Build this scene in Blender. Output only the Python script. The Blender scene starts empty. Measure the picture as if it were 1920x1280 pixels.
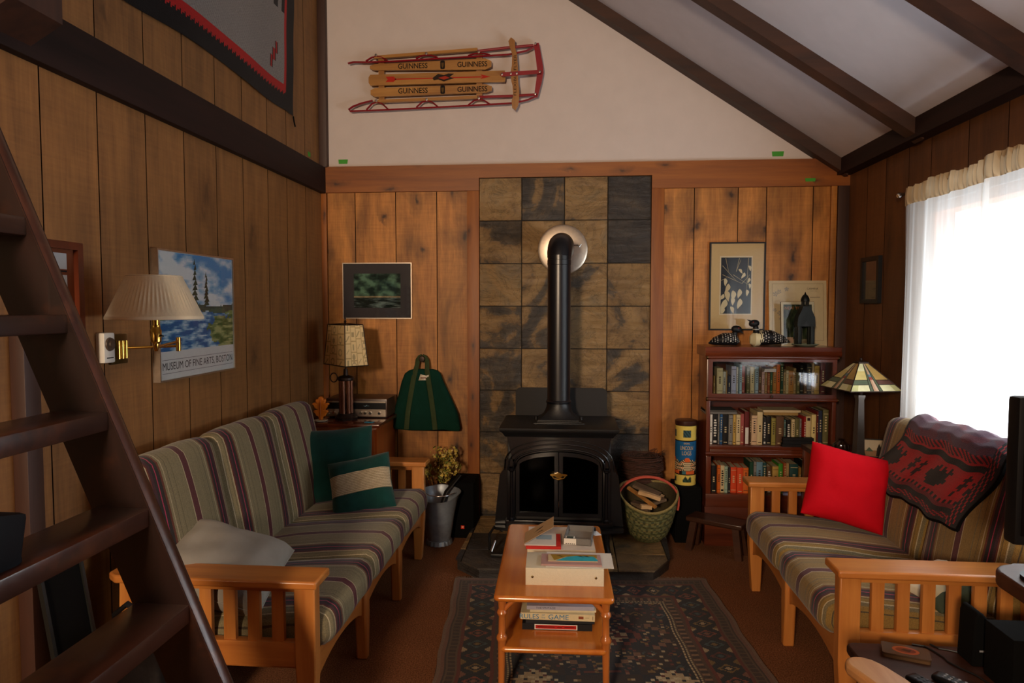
import bpy, bmesh, math, random
from mathutils import Vector, Matrix, Euler
PI = math.pi
R = math.radians
rnd = random.Random(11)
SC = bpy.context.scene
COL = SC.collection

def lin(h):
    h = h.lstrip('#')
    out = []
    for i in (0, 2, 4):
        c = int(h[i:i+2], 16) / 255
        out.append(c / 12.92 if c <= .04045 else ((c + .055) / 1.055) ** 2.4)
    return (*out, 1.0)

# ------------------------------------------------------------------ node helpers
class NT:
    def __init__(s, name):
        s.m = bpy.data.materials.new(name); s.m.use_nodes = True
        s.t = s.m.node_tree; s.t.nodes.clear()
        s.out = s.n('ShaderNodeOutputMaterial')
    def n(s, t, **k):
        x = s.t.nodes.new(t)
        for a, b in k.items():
            if a.startswith('i_'):
                x.inputs[int(a[2:]) if a[2:].isdigit() else a[2:].replace('_', ' ')].default_value = b
            else:
                setattr(x, a, b)
        return x
    def l(s, a, b): s.t.links.new(a, b)
    def coord(s, scale=(1, 1, 1), off=None):
        tc = s.n('ShaderNodeTexCoord'); mp = s.n('ShaderNodeMapping')
        s.l(tc.outputs['Object'], mp.inputs[0]); mp.inputs['Scale'].default_value = scale
        if off is not None: s.l(off, mp.inputs['Location'])
        return mp.outputs[0]
    def noise(s, vec, scale, detail=4, rough=.55, dist=0):
        x = s.n('ShaderNodeTexNoise'); s.l(vec, x.inputs['Vector'])
        x.inputs['Scale'].default_value = scale; x.inputs['Detail'].default_value = detail
        x.inputs['Roughness'].default_value = rough; x.inputs['Distortion'].default_value = dist
        return x.outputs['Fac']
    def ramp(s, fac, stops, const=False):
        x = s.n('ShaderNodeValToRGB'); s.l(fac, x.inputs[0]); cr = x.color_ramp
        if const: cr.interpolation = 'CONSTANT'
        while len(cr.elements) < len(stops): cr.elements.new(.5)
        for e, (p, c) in zip(cr.elements, stops):
            e.position = p; e.color = lin(c) if isinstance(c, str) else (c, c, c, 1)
        return x.outputs['Color']
    def mix(s, f, a, b, mode='MIX'):
        x = s.n('ShaderNodeMix', data_type='RGBA', blend_type=mode)
        for i, v in ((0, f), (6, a), (7, b)):
            if hasattr(v, 'node'): s.l(v, x.inputs[i])
            elif isinstance(v, str): x.inputs[i].default_value = lin(v)
            else: x.inputs[i].default_value = v
        return x.outputs[2]
    def math(s, op, a, b=0.0):
        x = s.n('ShaderNodeMath', operation=op)
        for i, v in ((0, a), (1, b)):
            if hasattr(v, 'node'): s.l(v, x.inputs[i])
            else: x.inputs[i].default_value = v
        return x.outputs[0]
    def bump(s, h, strength=.3, dist=.01):
        x = s.n('ShaderNodeBump'); s.l(h, x.inputs['Height'])
        x.inputs['Strength'].default_value = strength; x.inputs['Distance'].default_value = dist
        return x.outputs[0]
    def bsdf(s, col, rough=.6, metal=0, nrm=None, spec=.5, coat=0, trans=0, sheen=0):
        b = s.n('ShaderNodeBsdfPrincipled')
        if hasattr(col, 'node'): s.l(col, b.inputs['Base Color'])
        else: b.inputs['Base Color'].default_value = lin(col)
        if hasattr(rough, 'node'): s.l(rough, b.inputs['Roughness'])
        else: b.inputs['Roughness'].default_value = rough
        b.inputs['Metallic'].default_value = metal
        b.inputs['Specular IOR Level'].default_value = spec
        b.inputs['Coat Weight'].default_value = coat; b.inputs['Coat Roughness'].default_value = .15
        b.inputs['Sheen Weight'].default_value = sheen
        if nrm is not None: s.l(nrm, b.inputs['Normal'])
        s.l(b.outputs[0], s.out.inputs[0])
        return s.m

def plain(name, col, rough=.6, metal=0, var=.12, vs=9, bump=0, bs=80, spec=.5, coat=0, sheen=0):
    t = NT(name); c = t.coord()
    n = t.noise(c, vs, 5)
    k = t.ramp(n, [(.3, 1 - var), (.7, 1.0)])
    cc = t.mix(1.0, col, k, 'MULTIPLY')
    nr = t.bump(t.noise(c, bs, 3), bump, .004) if bump else None
    return t.bsdf(cc, rough, metal, nr, spec, coat, sheen=sheen)

def painted(name, rough=.6, metal=0, var=.1, vs=30, bump=0, bs=200, spec=.4, coat=0, sheen=0):
    """colour taken from the mesh's own face colours (prints, weaves, bindings)"""
    t = NT(name); c = t.coord(); a = t.n('ShaderNodeAttribute', attribute_name='col')
    k = t.ramp(t.noise(c, vs, 4), [(.3, 1 - var), (.7, 1.0)])
    cc = t.mix(1.0, a.outputs['Color'], k, 'MULTIPLY')
    nr = t.bump(t.noise(c, bs, 2), bump, .003) if bump else None
    return t.bsdf(cc, rough, metal, nr, spec, coat, sheen=sheen)

def wood(name, c1, c2, axis=0, rough=.4, f=14, coat=0, spec=.5, bump=.12, wear=None, knot=None):
    t = NT(name); sc = [f, f, f]; sc[axis] = f * .07
    c = t.coord(sc)
    n = t.noise(c, 1.0, 6, .6, .4); n2 = t.noise(c, 4.0, 3, .6)
    g = t.math('ADD', t.math('MULTIPLY', n, .75), t.math('MULTIPLY', n2, .25))
    cc = t.ramp(g, [(.32, c1), (.5, c2), (.68, c1)] if False else [(.33, c1), (.66, c2)])
    if knot: cc = knots(t, cc, None, knot[0], knot[1], .5, '#2e1408', .85)
    if wear:
        w = t.ramp(t.noise(t.coord((3, 3, 3)), 2.2, 5, .6), [(.55, 0.0), (.72, .55)])
        cc = t.mix(w, cc, wear)
    return t.bsdf(cc, rough, 0, t.bump(g, bump, .004), spec, coat)

def knots(t, cc, off, su, sz, dens, dark, k=.9):
    """dark elongated knots scattered over a board face"""
    tc = t.n('ShaderNodeTexCoord'); sp = t.n('ShaderNodeSeparateXYZ'); t.l(tc.outputs['Object'], sp.inputs[0])
    u = t.math('MULTIPLY', t.math('ADD', sp.outputs[0], sp.outputs[1]), su); v = t.math('MULTIPLY', sp.outputs[2], sz)
    if off is not None: u = t.math('ADD', u, t.math('MULTIPLY', off, 40.0)); v = t.math('ADD', v, t.math('MULTIPLY', off, 23.0))
    wob = t.noise(t.coord((14, 14, 9)), 1, 3); v = t.math('ADD', v, t.math('MULTIPLY', t.math('SUBTRACT', wob, .5), .5)); u = t.math('ADD', u, t.math('MULTIPLY', t.math('SUBTRACT', wob, .5), .3))
    cb = t.n('ShaderNodeCombineXYZ'); t.l(u, cb.inputs[0]); t.l(v, cb.inputs[1])
    vo = t.n('ShaderNodeTexVoronoi', voronoi_dimensions='2D'); t.l(cb.outputs[0], vo.inputs['Vector']); vo.inputs['Scale'].default_value = 1
    sc = t.n('ShaderNodeSeparateColor'); t.l(vo.outputs['Color'], sc.inputs[0])
    on = t.math('LESS_THAN', sc.outputs[0], dens)
    core = t.ramp(vo.outputs['Distance'], [(.03, k), (.10, k * .45), (.30, 0.0)])
    return t.mix(t.math('MULTIPLY', core, on), cc, dark)

def planks(name, c1, c2, rough=.55, blot=.5, knot=.8, dark='#2a150a', dens=.5, su=4.2, sz=2.6, bs=(4.5, 4.5, 1.6)):
    t = NT(name); a = t.n('ShaderNodeAttribute', attribute_name='rnd')
    cx = t.n('ShaderNodeCombineXYZ')
    for i, k in enumerate((3.1, 5.7, 17.0)):
        t.l(t.math('MULTIPLY', a.outputs['Fac'], k), cx.inputs[i])
    c = t.coord((11, 11, .8), cx.outputs[0])
    g = t.noise(c, 1.6, 7, .62, .6)
    g2 = t.noise(c, 9, 3, .6)
    saw = t.noise(t.coord((3, 3, 60), cx.outputs[0]), 1.5, 3, .6)
    gg = t.math('ADD', t.math('ADD', t.math('MULTIPLY', g, .55), t.math('MULTIPLY', g2, .25)), t.math('MULTIPLY', saw, .2))
    cc = t.ramp(gg, [(.28, c1), (.68, c2)])
    b = t.ramp(t.noise(t.coord(bs, cx.outputs[0]), 1.0, 5, .6, .8), [(.34, 1 - blot), (.60, 1.0)])
    cc = t.mix(1.0, cc, b, 'MULTIPLY')
    cc = knots(t, cc, a.outputs['Fac'], su, sz, dens, dark, knot)
    tint = t.ramp(a.outputs['Fac'], [(0.0, .80), (1.0, 1.0)])
    cc = t.mix(1.0, cc, tint, 'MULTIPLY')
    return t.bsdf(cc, rough, 0, t.bump(gg, .16, .004), .4)

def slate(name, wet=.45):
    t = NT(name); a = t.n('ShaderNodeAttribute', attribute_name='rnd')
    cx = t.n('ShaderNodeCombineXYZ')
    for i, k in enumerate((31., 57., 17.)):
        t.l(t.math('MULTIPLY', a.outputs['Fac'], k), cx.inputs[i])
    c = t.coord((1, 1, 1), cx.outputs[0])
    n = t.noise(c, 2.4, 5, .5, 1.8); nf = t.noise(c, 11, 6, .65, 1.0)
    v = t.math('ADD', t.math('ADD', t.math('MULTIPLY', n, .95), t.math('MULTIPLY', nf, .28)), t.math('MULTIPLY', t.math('SUBTRACT', a.outputs['Fac'], .60), .9))
    cc = t.ramp(v, [(.16, '#3b3735'), (.34, '#4b443d'), (.42, '#5d5142'), (.455, '#7f6545'), (.52, '#8d714c'), (.62, '#9c7d52'), (.74, '#8d7552'), (.85, '#746450')])
    crk = t.noise(c, 3.4, 9, .66, 2.6)
    vein = t.ramp(crk, [(.475, 1.0), (.5, .6), (.515, .95), (.53, 1.0)])
    cc = t.mix(1.0, cc, vein, 'MULTIPLY')
    st = t.noise(t.coord((2.2, 2.2, 9), cx.outputs[0]), 2.2, 8, .65, 2.0)
    h = t.math('ADD', t.math('MULTIPLY', st, .6), t.math('MULTIPLY', crk, .6))
    return t.bsdf(cc, wet, 0, t.bump(h, 1.0, .03), .5)

def glassy(name, tint='#ffffff', rough=.02, refl=1.0, trans=None):
    """thin pane: clear straight through, mirror-like at its surface"""
    t = NT(name); f = t.n('ShaderNodeFresnel'); f.inputs[0].default_value = 1.45
    tr = t.n('ShaderNodeBsdfTransparent'); tr.inputs[0].default_value = lin(tint)
    gl = t.n('ShaderNodeBsdfGlossy'); gl.inputs['Roughness'].default_value = rough
    mx = t.n('ShaderNodeMixShader'); ge = t.n('ShaderNodeNewGeometry'); t.l(t.math('MULTIPLY', t.math('MULTIPLY', f.outputs[0], refl), t.math('SUBTRACT', 1.0, ge.outputs['Backfacing'])), mx.inputs[0])
    t.l(tr.outputs[0], mx.inputs[1]); t.l(gl.outputs[0], mx.inputs[2]); t.l(mx.outputs[0], t.out.inputs[0])
    return t.m

def sheer(name, col, sh=.2, tl=.5):
    t = NT(name)
    c = t.coord((1, 1, 1)); k = t.ramp(t.noise(t.coord((60, 60, 2)), 3, 3), [(.3, .9), (.7, 1.0)])
    cc = t.mix(1.0, col, k, 'MULTIPLY')
    d = t.n('ShaderNodeBsdfDiffuse'); tr = t.n('ShaderNodeBsdfTranslucent'); tp = t.n('ShaderNodeBsdfTransparent')
    t.l(cc, d.inputs[0]); t.l(cc, tr.inputs[0])
    m1 = t.n('ShaderNodeMixShader'); m1.inputs[0].default_value = tl
    t.l(d.outputs[0], m1.inputs[1]); t.l(tr.outputs[0], m1.inputs[2])
    m2 = t.n('ShaderNodeMixShader'); m2.inputs[0].default_value = sh
    t.l(m1.outputs[0], m2.inputs[1]); t.l(tp.outputs[0], m2.inputs[2]); t.l(m2.outputs[0], t.out.inputs[0])
    return t.m

def stripes(name, half, base, dim=1.0):
    t = NT(name); tc = t.n('ShaderNodeTexCoord'); sx = t.n('ShaderNodeSeparateXYZ')
    t.l(tc.outputs['Object'], sx.inputs[0])
    wob = t.math('MULTIPLY', t.math('SUBTRACT', t.noise(t.coord((5, 5, 5)), 1, 2), .5), .008)
    u = t.math('DIVIDE', t.math('ABSOLUTE', t.math('ADD', sx.outputs['Y'], wob)), half)
    o, cr, bu, dk, rs = base, '#c4b493', '#5d2730', '#2c2629', '#6e3526'
    st = [(0, bu), (.062, cr), (.075, o), (.30, '#7a6f52'), (.315, o), (.40, '#5a5040'), (.41, o), (.47, cr), (.485, o),
          (.525, rs), (.56, dk), (.625, '#c03a62'), (.64, dk), (.69, '#4a2734'), (.735, rs), (.76, cr), (.775, o), (.80, '#5a5040'), (.808, o), (.87, cr), (.88, '#7f7458'), (.92, o), (.96, '#5a5040'), (.968, o)]
    cc = t.ramp(u, st, True)
    tw = t.ramp(t.noise(t.coord((260, 260, 260)), 1, 2), [(.3, .62), (.7, 1.0)])
    cc = t.mix(1.0, cc, tw, 'MULTIPLY')
    st2 = t.ramp(t.noise(t.coord((2, 90, 2)), 2, 3), [(.3, .8), (.7, 1.0)])
    cc = t.mix(1.0, cc, st2, 'MULTIPLY')
    return t.bsdf(cc, .9, 0, t.bump(t.noise(t.coord((220, 220, 220)), 1, 2), .25, .002), .2, sheen=.15)

# ------------------------------------------------------------------ mesh builder
class B:
    def __init__(s): s.v = []; s.f = []; s.m = []; s.c = []; s.r = []
    def add(s, vs, fs, m=0, c='#ffffff', r=0.0):
        o = len(s.v); s.v += [Vector(p) for p in vs]
        for f in fs:
            s.f.append(tuple(o + i for i in f)); s.m.append(m); s.r.append(r)
            if callable(c):
                ctr = sum((s.v[o + i] for i in f), Vector()) / len(f); s.c.append(c(ctr))
            else: s.c.append(c)
        return s
    def box(s, c, d, bev=0.0, m=0, col='#ffffff', rot=None, r=0.0, seg=2):
        bm = bmesh.new(); bmesh.ops.create_cube(bm, size=1)
        for v in bm.verts: v.co = Vector((v.co.x * d[0], v.co.y * d[1], v.co.z * d[2]))
        if bev: bmesh.ops.bevel(bm, geom=list(bm.edges), offset=min(bev, min(d) * .49), segments=seg, profile=.6, affect='EDGES')
        M = rot if rot is not None else Matrix()
        vs = [M @ v.co + Vector(c) for v in bm.verts]
        bm.verts.index_update()
        fs = [[v.index for v in f.verts] for f in bm.faces]; bm.free()
        return s.add(vs, fs, m, col, r)
    def bb(s, x0, x1, y0, y1, z0, z1, bev=0.0, **k):
        return s.box(((x0 + x1) / 2, (y0 + y1) / 2, (z0 + z1) / 2), (abs(x1 - x0), abs(y1 - y0), abs(z1 - z0)), bev, **k)
    def loft(s, rings, m=0, col='#ffffff', cap=True, closed=True):
        n = len(rings[0]); vs = [p for r in rings for p in r]; fs = []
        for i in range(len(rings) - 1):
            for j in range(n if closed else n - 1):
                k = (j + 1) % n
                fs.append((i * n + j, i * n + k, (i + 1) * n + k, (i + 1) * n + j))
        if cap and closed:
            fs.append(tuple(range(n))[::-1]); fs.append(tuple((len(rings) - 1) * n + j for j in range(n)))
        return s.add(vs, fs, m, col)
    def lathe(s, prof, c=(0, 0, 0), seg=32, axis=2, m=0, col='#ffffff', cap=True, rad=None):
        rings = []
        for r, h in prof:
            ring = []
            for j in range(seg):
                a = 2 * PI * j / seg
                rr = r * (rad(a, h) if rad else 1)
                p = [rr * math.cos(a), rr * math.sin(a)]; p.insert(axis, h)
                if axis == 1: p = [p[0], p[1], p[2]]
                ring.append(Vector(p) + Vector(c))
            rings.append(ring)
        return s.loft(rings, m, col, cap)
    def tube(s, pts, r, seg=10, m=0, col='#ffffff', cap=True, up=(0, 0, 1), flat=1.0):
        pts = [Vector(p) for p in pts]; rings = []; pu = None
        for i, p in enumerate(pts):
            d = (pts[min(i + 1, len(pts) - 1)] - pts[max(i - 1, 0)]).normalized()
            if pu is None:
                u = Vector(up)
                if abs(d.dot(u)) > .95: u = Vector((1, 0, 0))
            else: u = pu
            u = (u - d * u.dot(d)).normalized(); pu = u; w = d.cross(u)
            rr = r[i] if isinstance(r, (list, tuple)) else r
            ra, rb = (rr if isinstance(rr, (list, tuple)) else (rr, rr * flat))
            rings.append([p + u * (rb * math.sin(2 * PI * j / seg)) + w * (ra * math.cos(2 * PI * j / seg)) for j in range(seg)])
        return s.loft(rings, m, col, cap)
    def prism(s, poly, a0, a1, axis=1, m=0, col='#ffffff', r=0.0):
        """polygon in the two other axes, extruded along axis"""
        def P(p, h):
            q = list(p); q.insert(axis, h); return q
        n = len(poly); vs = [P(p, a0) for p in poly] + [P(p, a1) for p in poly]
        fs = [tuple(range(n))[::-1], tuple(range(n, 2 * n))] + [(j, (j + 1) % n, n + (j + 1) % n, n + j) for j in range(n)]
        return s.add(vs, fs, m, col, r)
    def grid(s, fn, us, vs_, m=0, colfn=None, rfn=None):
        nu, nv = len(us), len(vs_); o = len(s.v)
        s.v += [Vector(fn(u, v)) for u in us for v in vs_]
        for i in range(nu - 1):
            for j in range(nv - 1):
                s.f.append((o + i * nv + j, o + (i + 1) * nv + j, o + (i + 1) * nv + j + 1, o + i * nv + j + 1))
                s.m.append(m); s.c.append(colfn(i, j) if colfn else '#ffffff'); s.r.append(rfn(i, j) if rfn else 0.0)
        return s
    def poly(s, F, pts, w=0.0, m=0, col='#ffffff'):
        return s.add([F(u, v, w) for u, v in pts], [tuple(range(len(pts)))], m, col)
    def rect(s, F, u0, v0, u1, v1, w=0.0, m=0, col='#ffffff'):
        return s.poly(F, [(u0, v0), (u1, v0), (u1, v1), (u0, v1)], w, m, col)
    def text(s, F, body, u, v, h, w=.0006, m=0, col='#000000', width=None, caps=False):
        vs, fs = text_geo(body, caps)
        if not vs: return s
        x0 = min(p[0] for p in vs); x1 = max(p[0] for p in vs); y0 = min(p[1] for p in vs); y1 = max(p[1] for p in vs)
        ky = h / (y1 - y0); kx = (width / (x1 - x0)) if width else ky
        return s.add([F(u + (p[0] - (x0 + x1) / 2) * kx, v + (p[1] - (y0 + y1) / 2) * ky, w) for p in vs], fs, m, col)
    def rbox(s, size, r, N=8, m=0, col='#ffffff', M=None, fn=None):
        """soft rounded block (cushions)"""
        hx, hy, hz = (d / 2 for d in size); M = M or Matrix(); idx = {}; vs = []; fs = []
        def vid(p):
            k = tuple(round(x, 5) for x in p)
            if k not in idx:
                q = Vector((p[0] * hx, p[1] * hy, p[2] * hz))
                inn = Vector((max(-hx + r, min(hx - r, q.x)), max(-hy + r, min(hy - r, q.y)), max(-hz + r, min(hz - r, q.z))))
                d = q - inn
                q2 = inn + d.normalized() * r if d.length > 1e-6 else q
                if fn: q2 = fn(q2, p)
                idx[k] = len(vs); vs.append(M @ q2)
            return idx[k]
        def sp(i):
            t = -1 + 2 * i / N; return math.copysign(abs(t) ** .7, t)
        for ax in range(3):
            for sg in (-1, 1):
                for i in range(N):
                    for j in range(N):
                        q = []
                        for a, b in ((i, j), (i + 1, j), (i + 1, j + 1), (i, j + 1)):
                            p = [sp(a), sp(b)]; p.insert(ax, sg); q.append(vid(p))
                        fs.append(q if sg > 0 else q[::-1])
        return s.add(vs, fs, m, col)
    def build(s, name, mats, parent=None, local=False, origin=None, sharp=38, group=None):
        mats = mats if isinstance(mats, (list, tuple)) else [mats]
        lo = Vector((min(p.x for p in s.v), min(p.y for p in s.v), min(p.z for p in s.v)))
        hi = Vector((max(p.x for p in s.v), max(p.y for p in s.v), max(p.z for p in s.v)))
        base = Vector((0, 0, 0))
        if parent is not None and not local:
            base = parent.get('_w') and Vector(parent['_w']) or Vector((0, 0, 0))
        if origin is None:
            origin = base if parent is not None else Vector(((lo.x + hi.x) / 2, (lo.y + hi.y) / 2, lo.z))
        origin = Vector(origin)
        me = bpy.data.meshes.new(name)
        me.from_pydata([tuple(p - origin) for p in s.v], [], s.f)
        for mt in mats: me.materials.append(mt)
        me.polygons.foreach_set('material_index', s.m)
        ca = me.attributes.new('col', 'FLOAT_COLOR', 'FACE'); cache = {}
        flat = []
        for c in s.c:
            if c not in cache: cache[c] = lin(c)
            flat += cache[c]
        ca.data.foreach_set('color', flat)
        ra = me.attributes.new('rnd', 'FLOAT', 'FACE'); ra.data.foreach_set('value', s.r)
        bm = bmesh.new(); bm.from_mesh(me)
        bmesh.ops.recalc_face_normals(bm, faces=bm.faces)
        for f in bm.faces: f.smooth = True
        lim = R(sharp)
        for e in bm.edges:
            if len(e.link_faces) == 2 and e.calc_face_angle(0) > lim: e.smooth = False
        bm.to_mesh(me); bm.free()
        o = bpy.data.objects.new(name, me); COL.objects.link(o)
        o['_w'] = tuple(origin)
        if parent is not None:
            o.parent = parent; o.location = origin - base
        else: o.location = origin
        return o

_tc = {}
def text_geo(body, caps=False):
    if (body, caps) not in _tc:
        bold = .012 if caps else 0.0
        cu = bpy.data.curves.new('lettering', 'FONT'); cu.body = body; cu.resolution_u = 3
        cu.offset = bold; ob = bpy.data.objects.new('lettering', cu)
        if caps:
            cu.small_caps_scale = .78
            for ch in cu.body_format: ch.use_small_caps = True
        COL.objects.link(ob); bpy.context.view_layer.update()
        me = bpy.data.meshes.new_from_object(ob.evaluated_get(bpy.context.evaluated_depsgraph_get()))
        _tc[(body, caps)] = ([tuple(v.co) for v in me.vertices], [tuple(p.vertices) for p in me.polygons])
        bpy.data.objects.remove(ob); bpy.data.curves.remove(cu); bpy.data.meshes.remove(me)
    return _tc[(body, caps)]

def frame(o, ux, uy):
    o, ux, uy = Vector(o), Vector(ux).normalized(), Vector(uy).normalized(); n = ux.cross(uy)
    return lambda u, v, w=0.0: o + ux * u + uy * v + n * w

def tag(o, label=None, cat=None, group=None, kind=None):
    if label: o['label'] = label
    if cat: o['category'] = cat
    if group: o['group'] = group
    if kind: o['kind'] = kind
    return o
def thing(name, label, cat, loc, rotz=0.0, group=None):
    o = bpy.data.objects.new(name, None); COL.objects.link(o); o.empty_display_size = .05
    o.location = loc; o.rotation_euler = (0, 0, rotz); o['_w'] = tuple(loc) if not rotz else (0, 0, 0)
    return tag(o, label, cat, group)
def copy_tree(o, parent=None):
    c = o.copy(); COL.objects.link(c)
    if parent is not None: c.parent = parent
    for ch in list(o.children): copy_tree(ch, c)
    return c
def lerp(a, b, t): return a + (b - a) * t
def rot(ax, deg): return Matrix.Rotation(R(deg), 4, ax)
def arc(cx, cy, r, a0, a1, n, ry=None):
    ry = ry or r
    return [(cx + r * math.cos(R(lerp(a0, a1, i / n))), cy + ry * math.sin(R(lerp(a0, a1, i / n)))) for i in range(n + 1)]
def rrect(x0, y0, x1, y1, r, n=4):
    return arc(x1 - r, y0 + r, r, -90, 0, n) + arc(x1 - r, y1 - r, r, 0, 90, n) + arc(x0 + r, y1 - r, r, 90, 180, n) + arc(x0 + r, y0 + r, r, 180, 270, n)

# ------------------------------------------------------------------ materials
M = {}
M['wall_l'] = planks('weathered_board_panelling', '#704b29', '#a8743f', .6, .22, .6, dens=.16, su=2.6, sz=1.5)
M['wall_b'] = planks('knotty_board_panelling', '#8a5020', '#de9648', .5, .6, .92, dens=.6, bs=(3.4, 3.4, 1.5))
M['wall_r'] = planks('shade_toned_board_panelling', '#4f2d14', '#774a24', .55, .4, .8, dens=.3, su=3, sz=1.6)  # same boards as the other walls, colour darkened for the shade on this side
M['cedar'] = wood('cedar_trim', '#70380f', '#99581c', 0, .5, 12, knot=(3.0, 9.0))
M['cedar_v'] = wood('cedar_casing', '#763c10', '#9f5d1f', 2, .5, 12, knot=(9.0, 3.2))
M['beam_y'] = wood('dark_stained_beam', '#190d0b', '#2b1712', 1, .7, 10, 0, .25)
M['beam_x'] = wood('dark_stained_rafter', '#28150e', '#432618', 0, .55, 10)
M['beam_z'] = wood('dark_stained_post', '#2a1712', '#45281c', 2, .55, 10)
M['plaster'] = plain('painted_plaster', '#d0c3bc', .85, var=.05, bump=.1, bs=40)
M['ceil'] = plain('ceiling_panel', '#c8c4ca', .9, var=.06, bump=.15, bs=30)
M['slate'] = slate('slate_tile', .5)
M['slate2'] = slate('hearth_slate', .4)
def carpet():
    t = NT('brown_carpet'); c = t.coord()
    cc = t.ramp(t.noise(c, 170, 3, .7), [(.3, '#4a2d1c'), (.5, '#7d5034'), (.7, '#a8744f')])
    k = t.ramp(t.noise(c, 3, 3), [(.3, .85), (.7, 1.0)])
    return t.bsdf(t.mix(1.0, cc, k, 'MULTIPLY'), .95, 0, t.bump(t.noise(c, 260, 2), .6, .006), .1)
M['carpet'] = carpet()
M['maple_x'] = wood('honey_maple_arm', '#a8622a', '#c98440', 0, .33, 16, .2, .5, .04)
M['maple_y'] = wood('honey_maple_rail', '#9c5a26', '#bb7838', 1, .36, 16, .15, .5, .04)
M['maple_z'] = wood('honey_maple_leg', '#aa652c', '#c98542', 2, .36, 16, .15, .5, .04)
M['table'] = wood('amber_maple_top', '#b05c1e', '#d07e30', 1, .24, 10, .5, .5, .03)
M['table_z'] = wood('amber_maple_leg', '#a55a26', '#c07234', 2, .28, 14, .4, .5, .03)
M['ladder'] = wood('oxblood_stained_ladder', '#150a08', '#27130f', 2, .34, 9, .12, .5, .25, '#4a2614')
M['ladder_e'] = wood('worn_ladder_edge', '#2c150f', '#4e2b1b', 2, .34, 12, .15, .5, .3, '#8a5636')
M['mahog'] = wood('mahogany', '#451d10', '#6e3218', 0, .28, 12, .4, .5, .05)
M['mahog_z'] = wood('mahogany_upright', '#451d10', '#6a2f17', 2, .3, 12, .4, .5, .05)
M['cherry'] = wood('cherry_cabinet', '#7a3412', '#a4511f', 2, .3, 10, .3, .5, .05)
M['cherry_top'] = wood('dark_cherry_top', '#4a1d0c', '#6e3015', 0, .2, 10, .4, .5, .04)
M['darkwood'] = wood('dark_walnut', '#2c170d', '#4d2b18', 0, .4, 12, .2, .5, .08)
M['iron'] = plain('black_cast_iron', '#121213', .42, .1, .2, 30, .15, 120)
M['enamel'] = plain('black_stove_enamel', '#0b0c10', .22, 0, .1, 20, .0, 120, .6, .3)
M['pipe'] = plain('black_stovepipe', '#0c0e14', .3, 0, .1, 20, .03, 60, .6)
M['shield'] = plain('matt_black_sheet', '#1c1918', .7, 0, .2)
M['steel'] = plain('brushed_steel', '#cdbfae', .36, 1, .15, 60)
M['chrome'] = plain('bright_metal', '#d8d8d8', .18, 1, .05)
M['galv'] = plain('galvanised_steel', '#a4adb6', .42, .55, .25, 26, .12, 60)
M['brass'] = plain('polished_brass', '#c9a14e', .2, 1, .1)
M['oldbrass'] = plain('aged_brass', '#6e5a36', .38, 1, .2)
M['bronze'] = plain('dark_bronze', '#33251e', .45, .6, .25)
M['black'] = plain('black_plastic', '#0c0c0e', .45, 0, .1, spec=.3)
M['matt'] = plain('black_cloth_board', '#090909', .9, 0, .2, spec=.12)
M['red_metal'] = plain('red_enamelled_steel', '#8c1622', .35, 0, .12, 20, 0, 80, .5)
M['sled'] = wood('varnished_sled_slat', '#84531f', '#b5803c', 0, .38, 12, .25)
M['sled_z'] = wood('varnished_sled_bar', '#84531f', '#a9743a', 2, .38, 12, .25)
M['paint'] = painted('coloured_finish', .5)
M['paint_gl'] = painted('glossy_coloured_finish', .28, var=.06, coat=.2)
M['print'] = painted('printed_paper', .75, var=.05, vs=60, spec=.2)
M['book'] = painted('book_cloth', .65, var=.12, vs=40, spec=.3)
M['wool'] = painted('woven_wool', .95, var=.35, vs=180, bump=.5, bs=330, spec=.1, sheen=.15)
M['pane'] = glassy('picture_glass', '#f4f6f6', .03, 1.2)
M['doorglass'] = glassy('door_glass', '#eef2f2', .05, 2.2)
M['stoveglass'] = glassy('smoked_glass', '#3a2c20', .15, .10)
M['winglass'] = glassy('window_glass', '#ffffff', .0, .5)
M['sheer'] = sheer('white_sheer_curtain', '#f4f1ea', .28, .5)
M['hem'] = sheer('double_curtain_hem', '#cdb896', .02, .3)
M['shade'] = sheer('pleated_lampshade', '#f3e3c3', .0, .35)
M['stripe_l'] = stripes('striped_sofa_weave', .297, '#8d8262')
M['stripe_r'] = stripes('striped_loveseat_weave', .297, '#957842')
M['green'] = plain('dark_green_corduroy', '#12403a', .95, 0, .3, 14, .3, 160, .15, 0, .2)
M['green2'] = plain('bottle_green_canvas', '#0d3327', .95, 0, .25, 14, .3, 160, .15)
M['strap'] = plain('olive_webbing', '#3a4429', .9, 0, .2, 20, .3, 200, .15)
M['grey_pillow'] = plain('grey_linen', '#9a958c', .95, 0, .15, 10, .25, 150, .15)
M['red'] = plain('red_cotton', '#c80a1c', .9, 0, .12, 8, .2, 160, .15)
M['beigepil'] = plain('beige_cotton', '#c9bb9c', .9, 0, .15, 10, .2, 150, .15)
M['wire'] = plain('thin_black_cable', '#0c0c0c', .5, 0, .1)
M['tape'] = plain('green_masking_tape', '#3f9a2a', .7, 0, .1)
M['wicker'] = painted('woven_straw', .8, var=.35, vs=90, bump=.4, bs=180)
M['twig'] = plain('bare_twig', '#4a2818', .8, 0, .4, 40)
M['wax'] = plain('orange_wax', '#e07a1e', .4, 0, .15, 16, .1, 40)
M['film'] = glassy('clear_plastic_film', '#e8e4e0', .12, 1.6)
M['white'] = plain('white_plastic', '#d8d6d0', .45, 0, .05)
P_WIN, P_REAR, P_SKY = 222, 218, 1.4
# ================================================================== THE ROOM
XL, XR, YB, YR = -1.75, 1.84, 4.75, -2.6
SLOPE = .668
def roof(x): return 2.455 + SLOPE * (XR - x)

def st(o): return tag(o, kind='structure')

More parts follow.
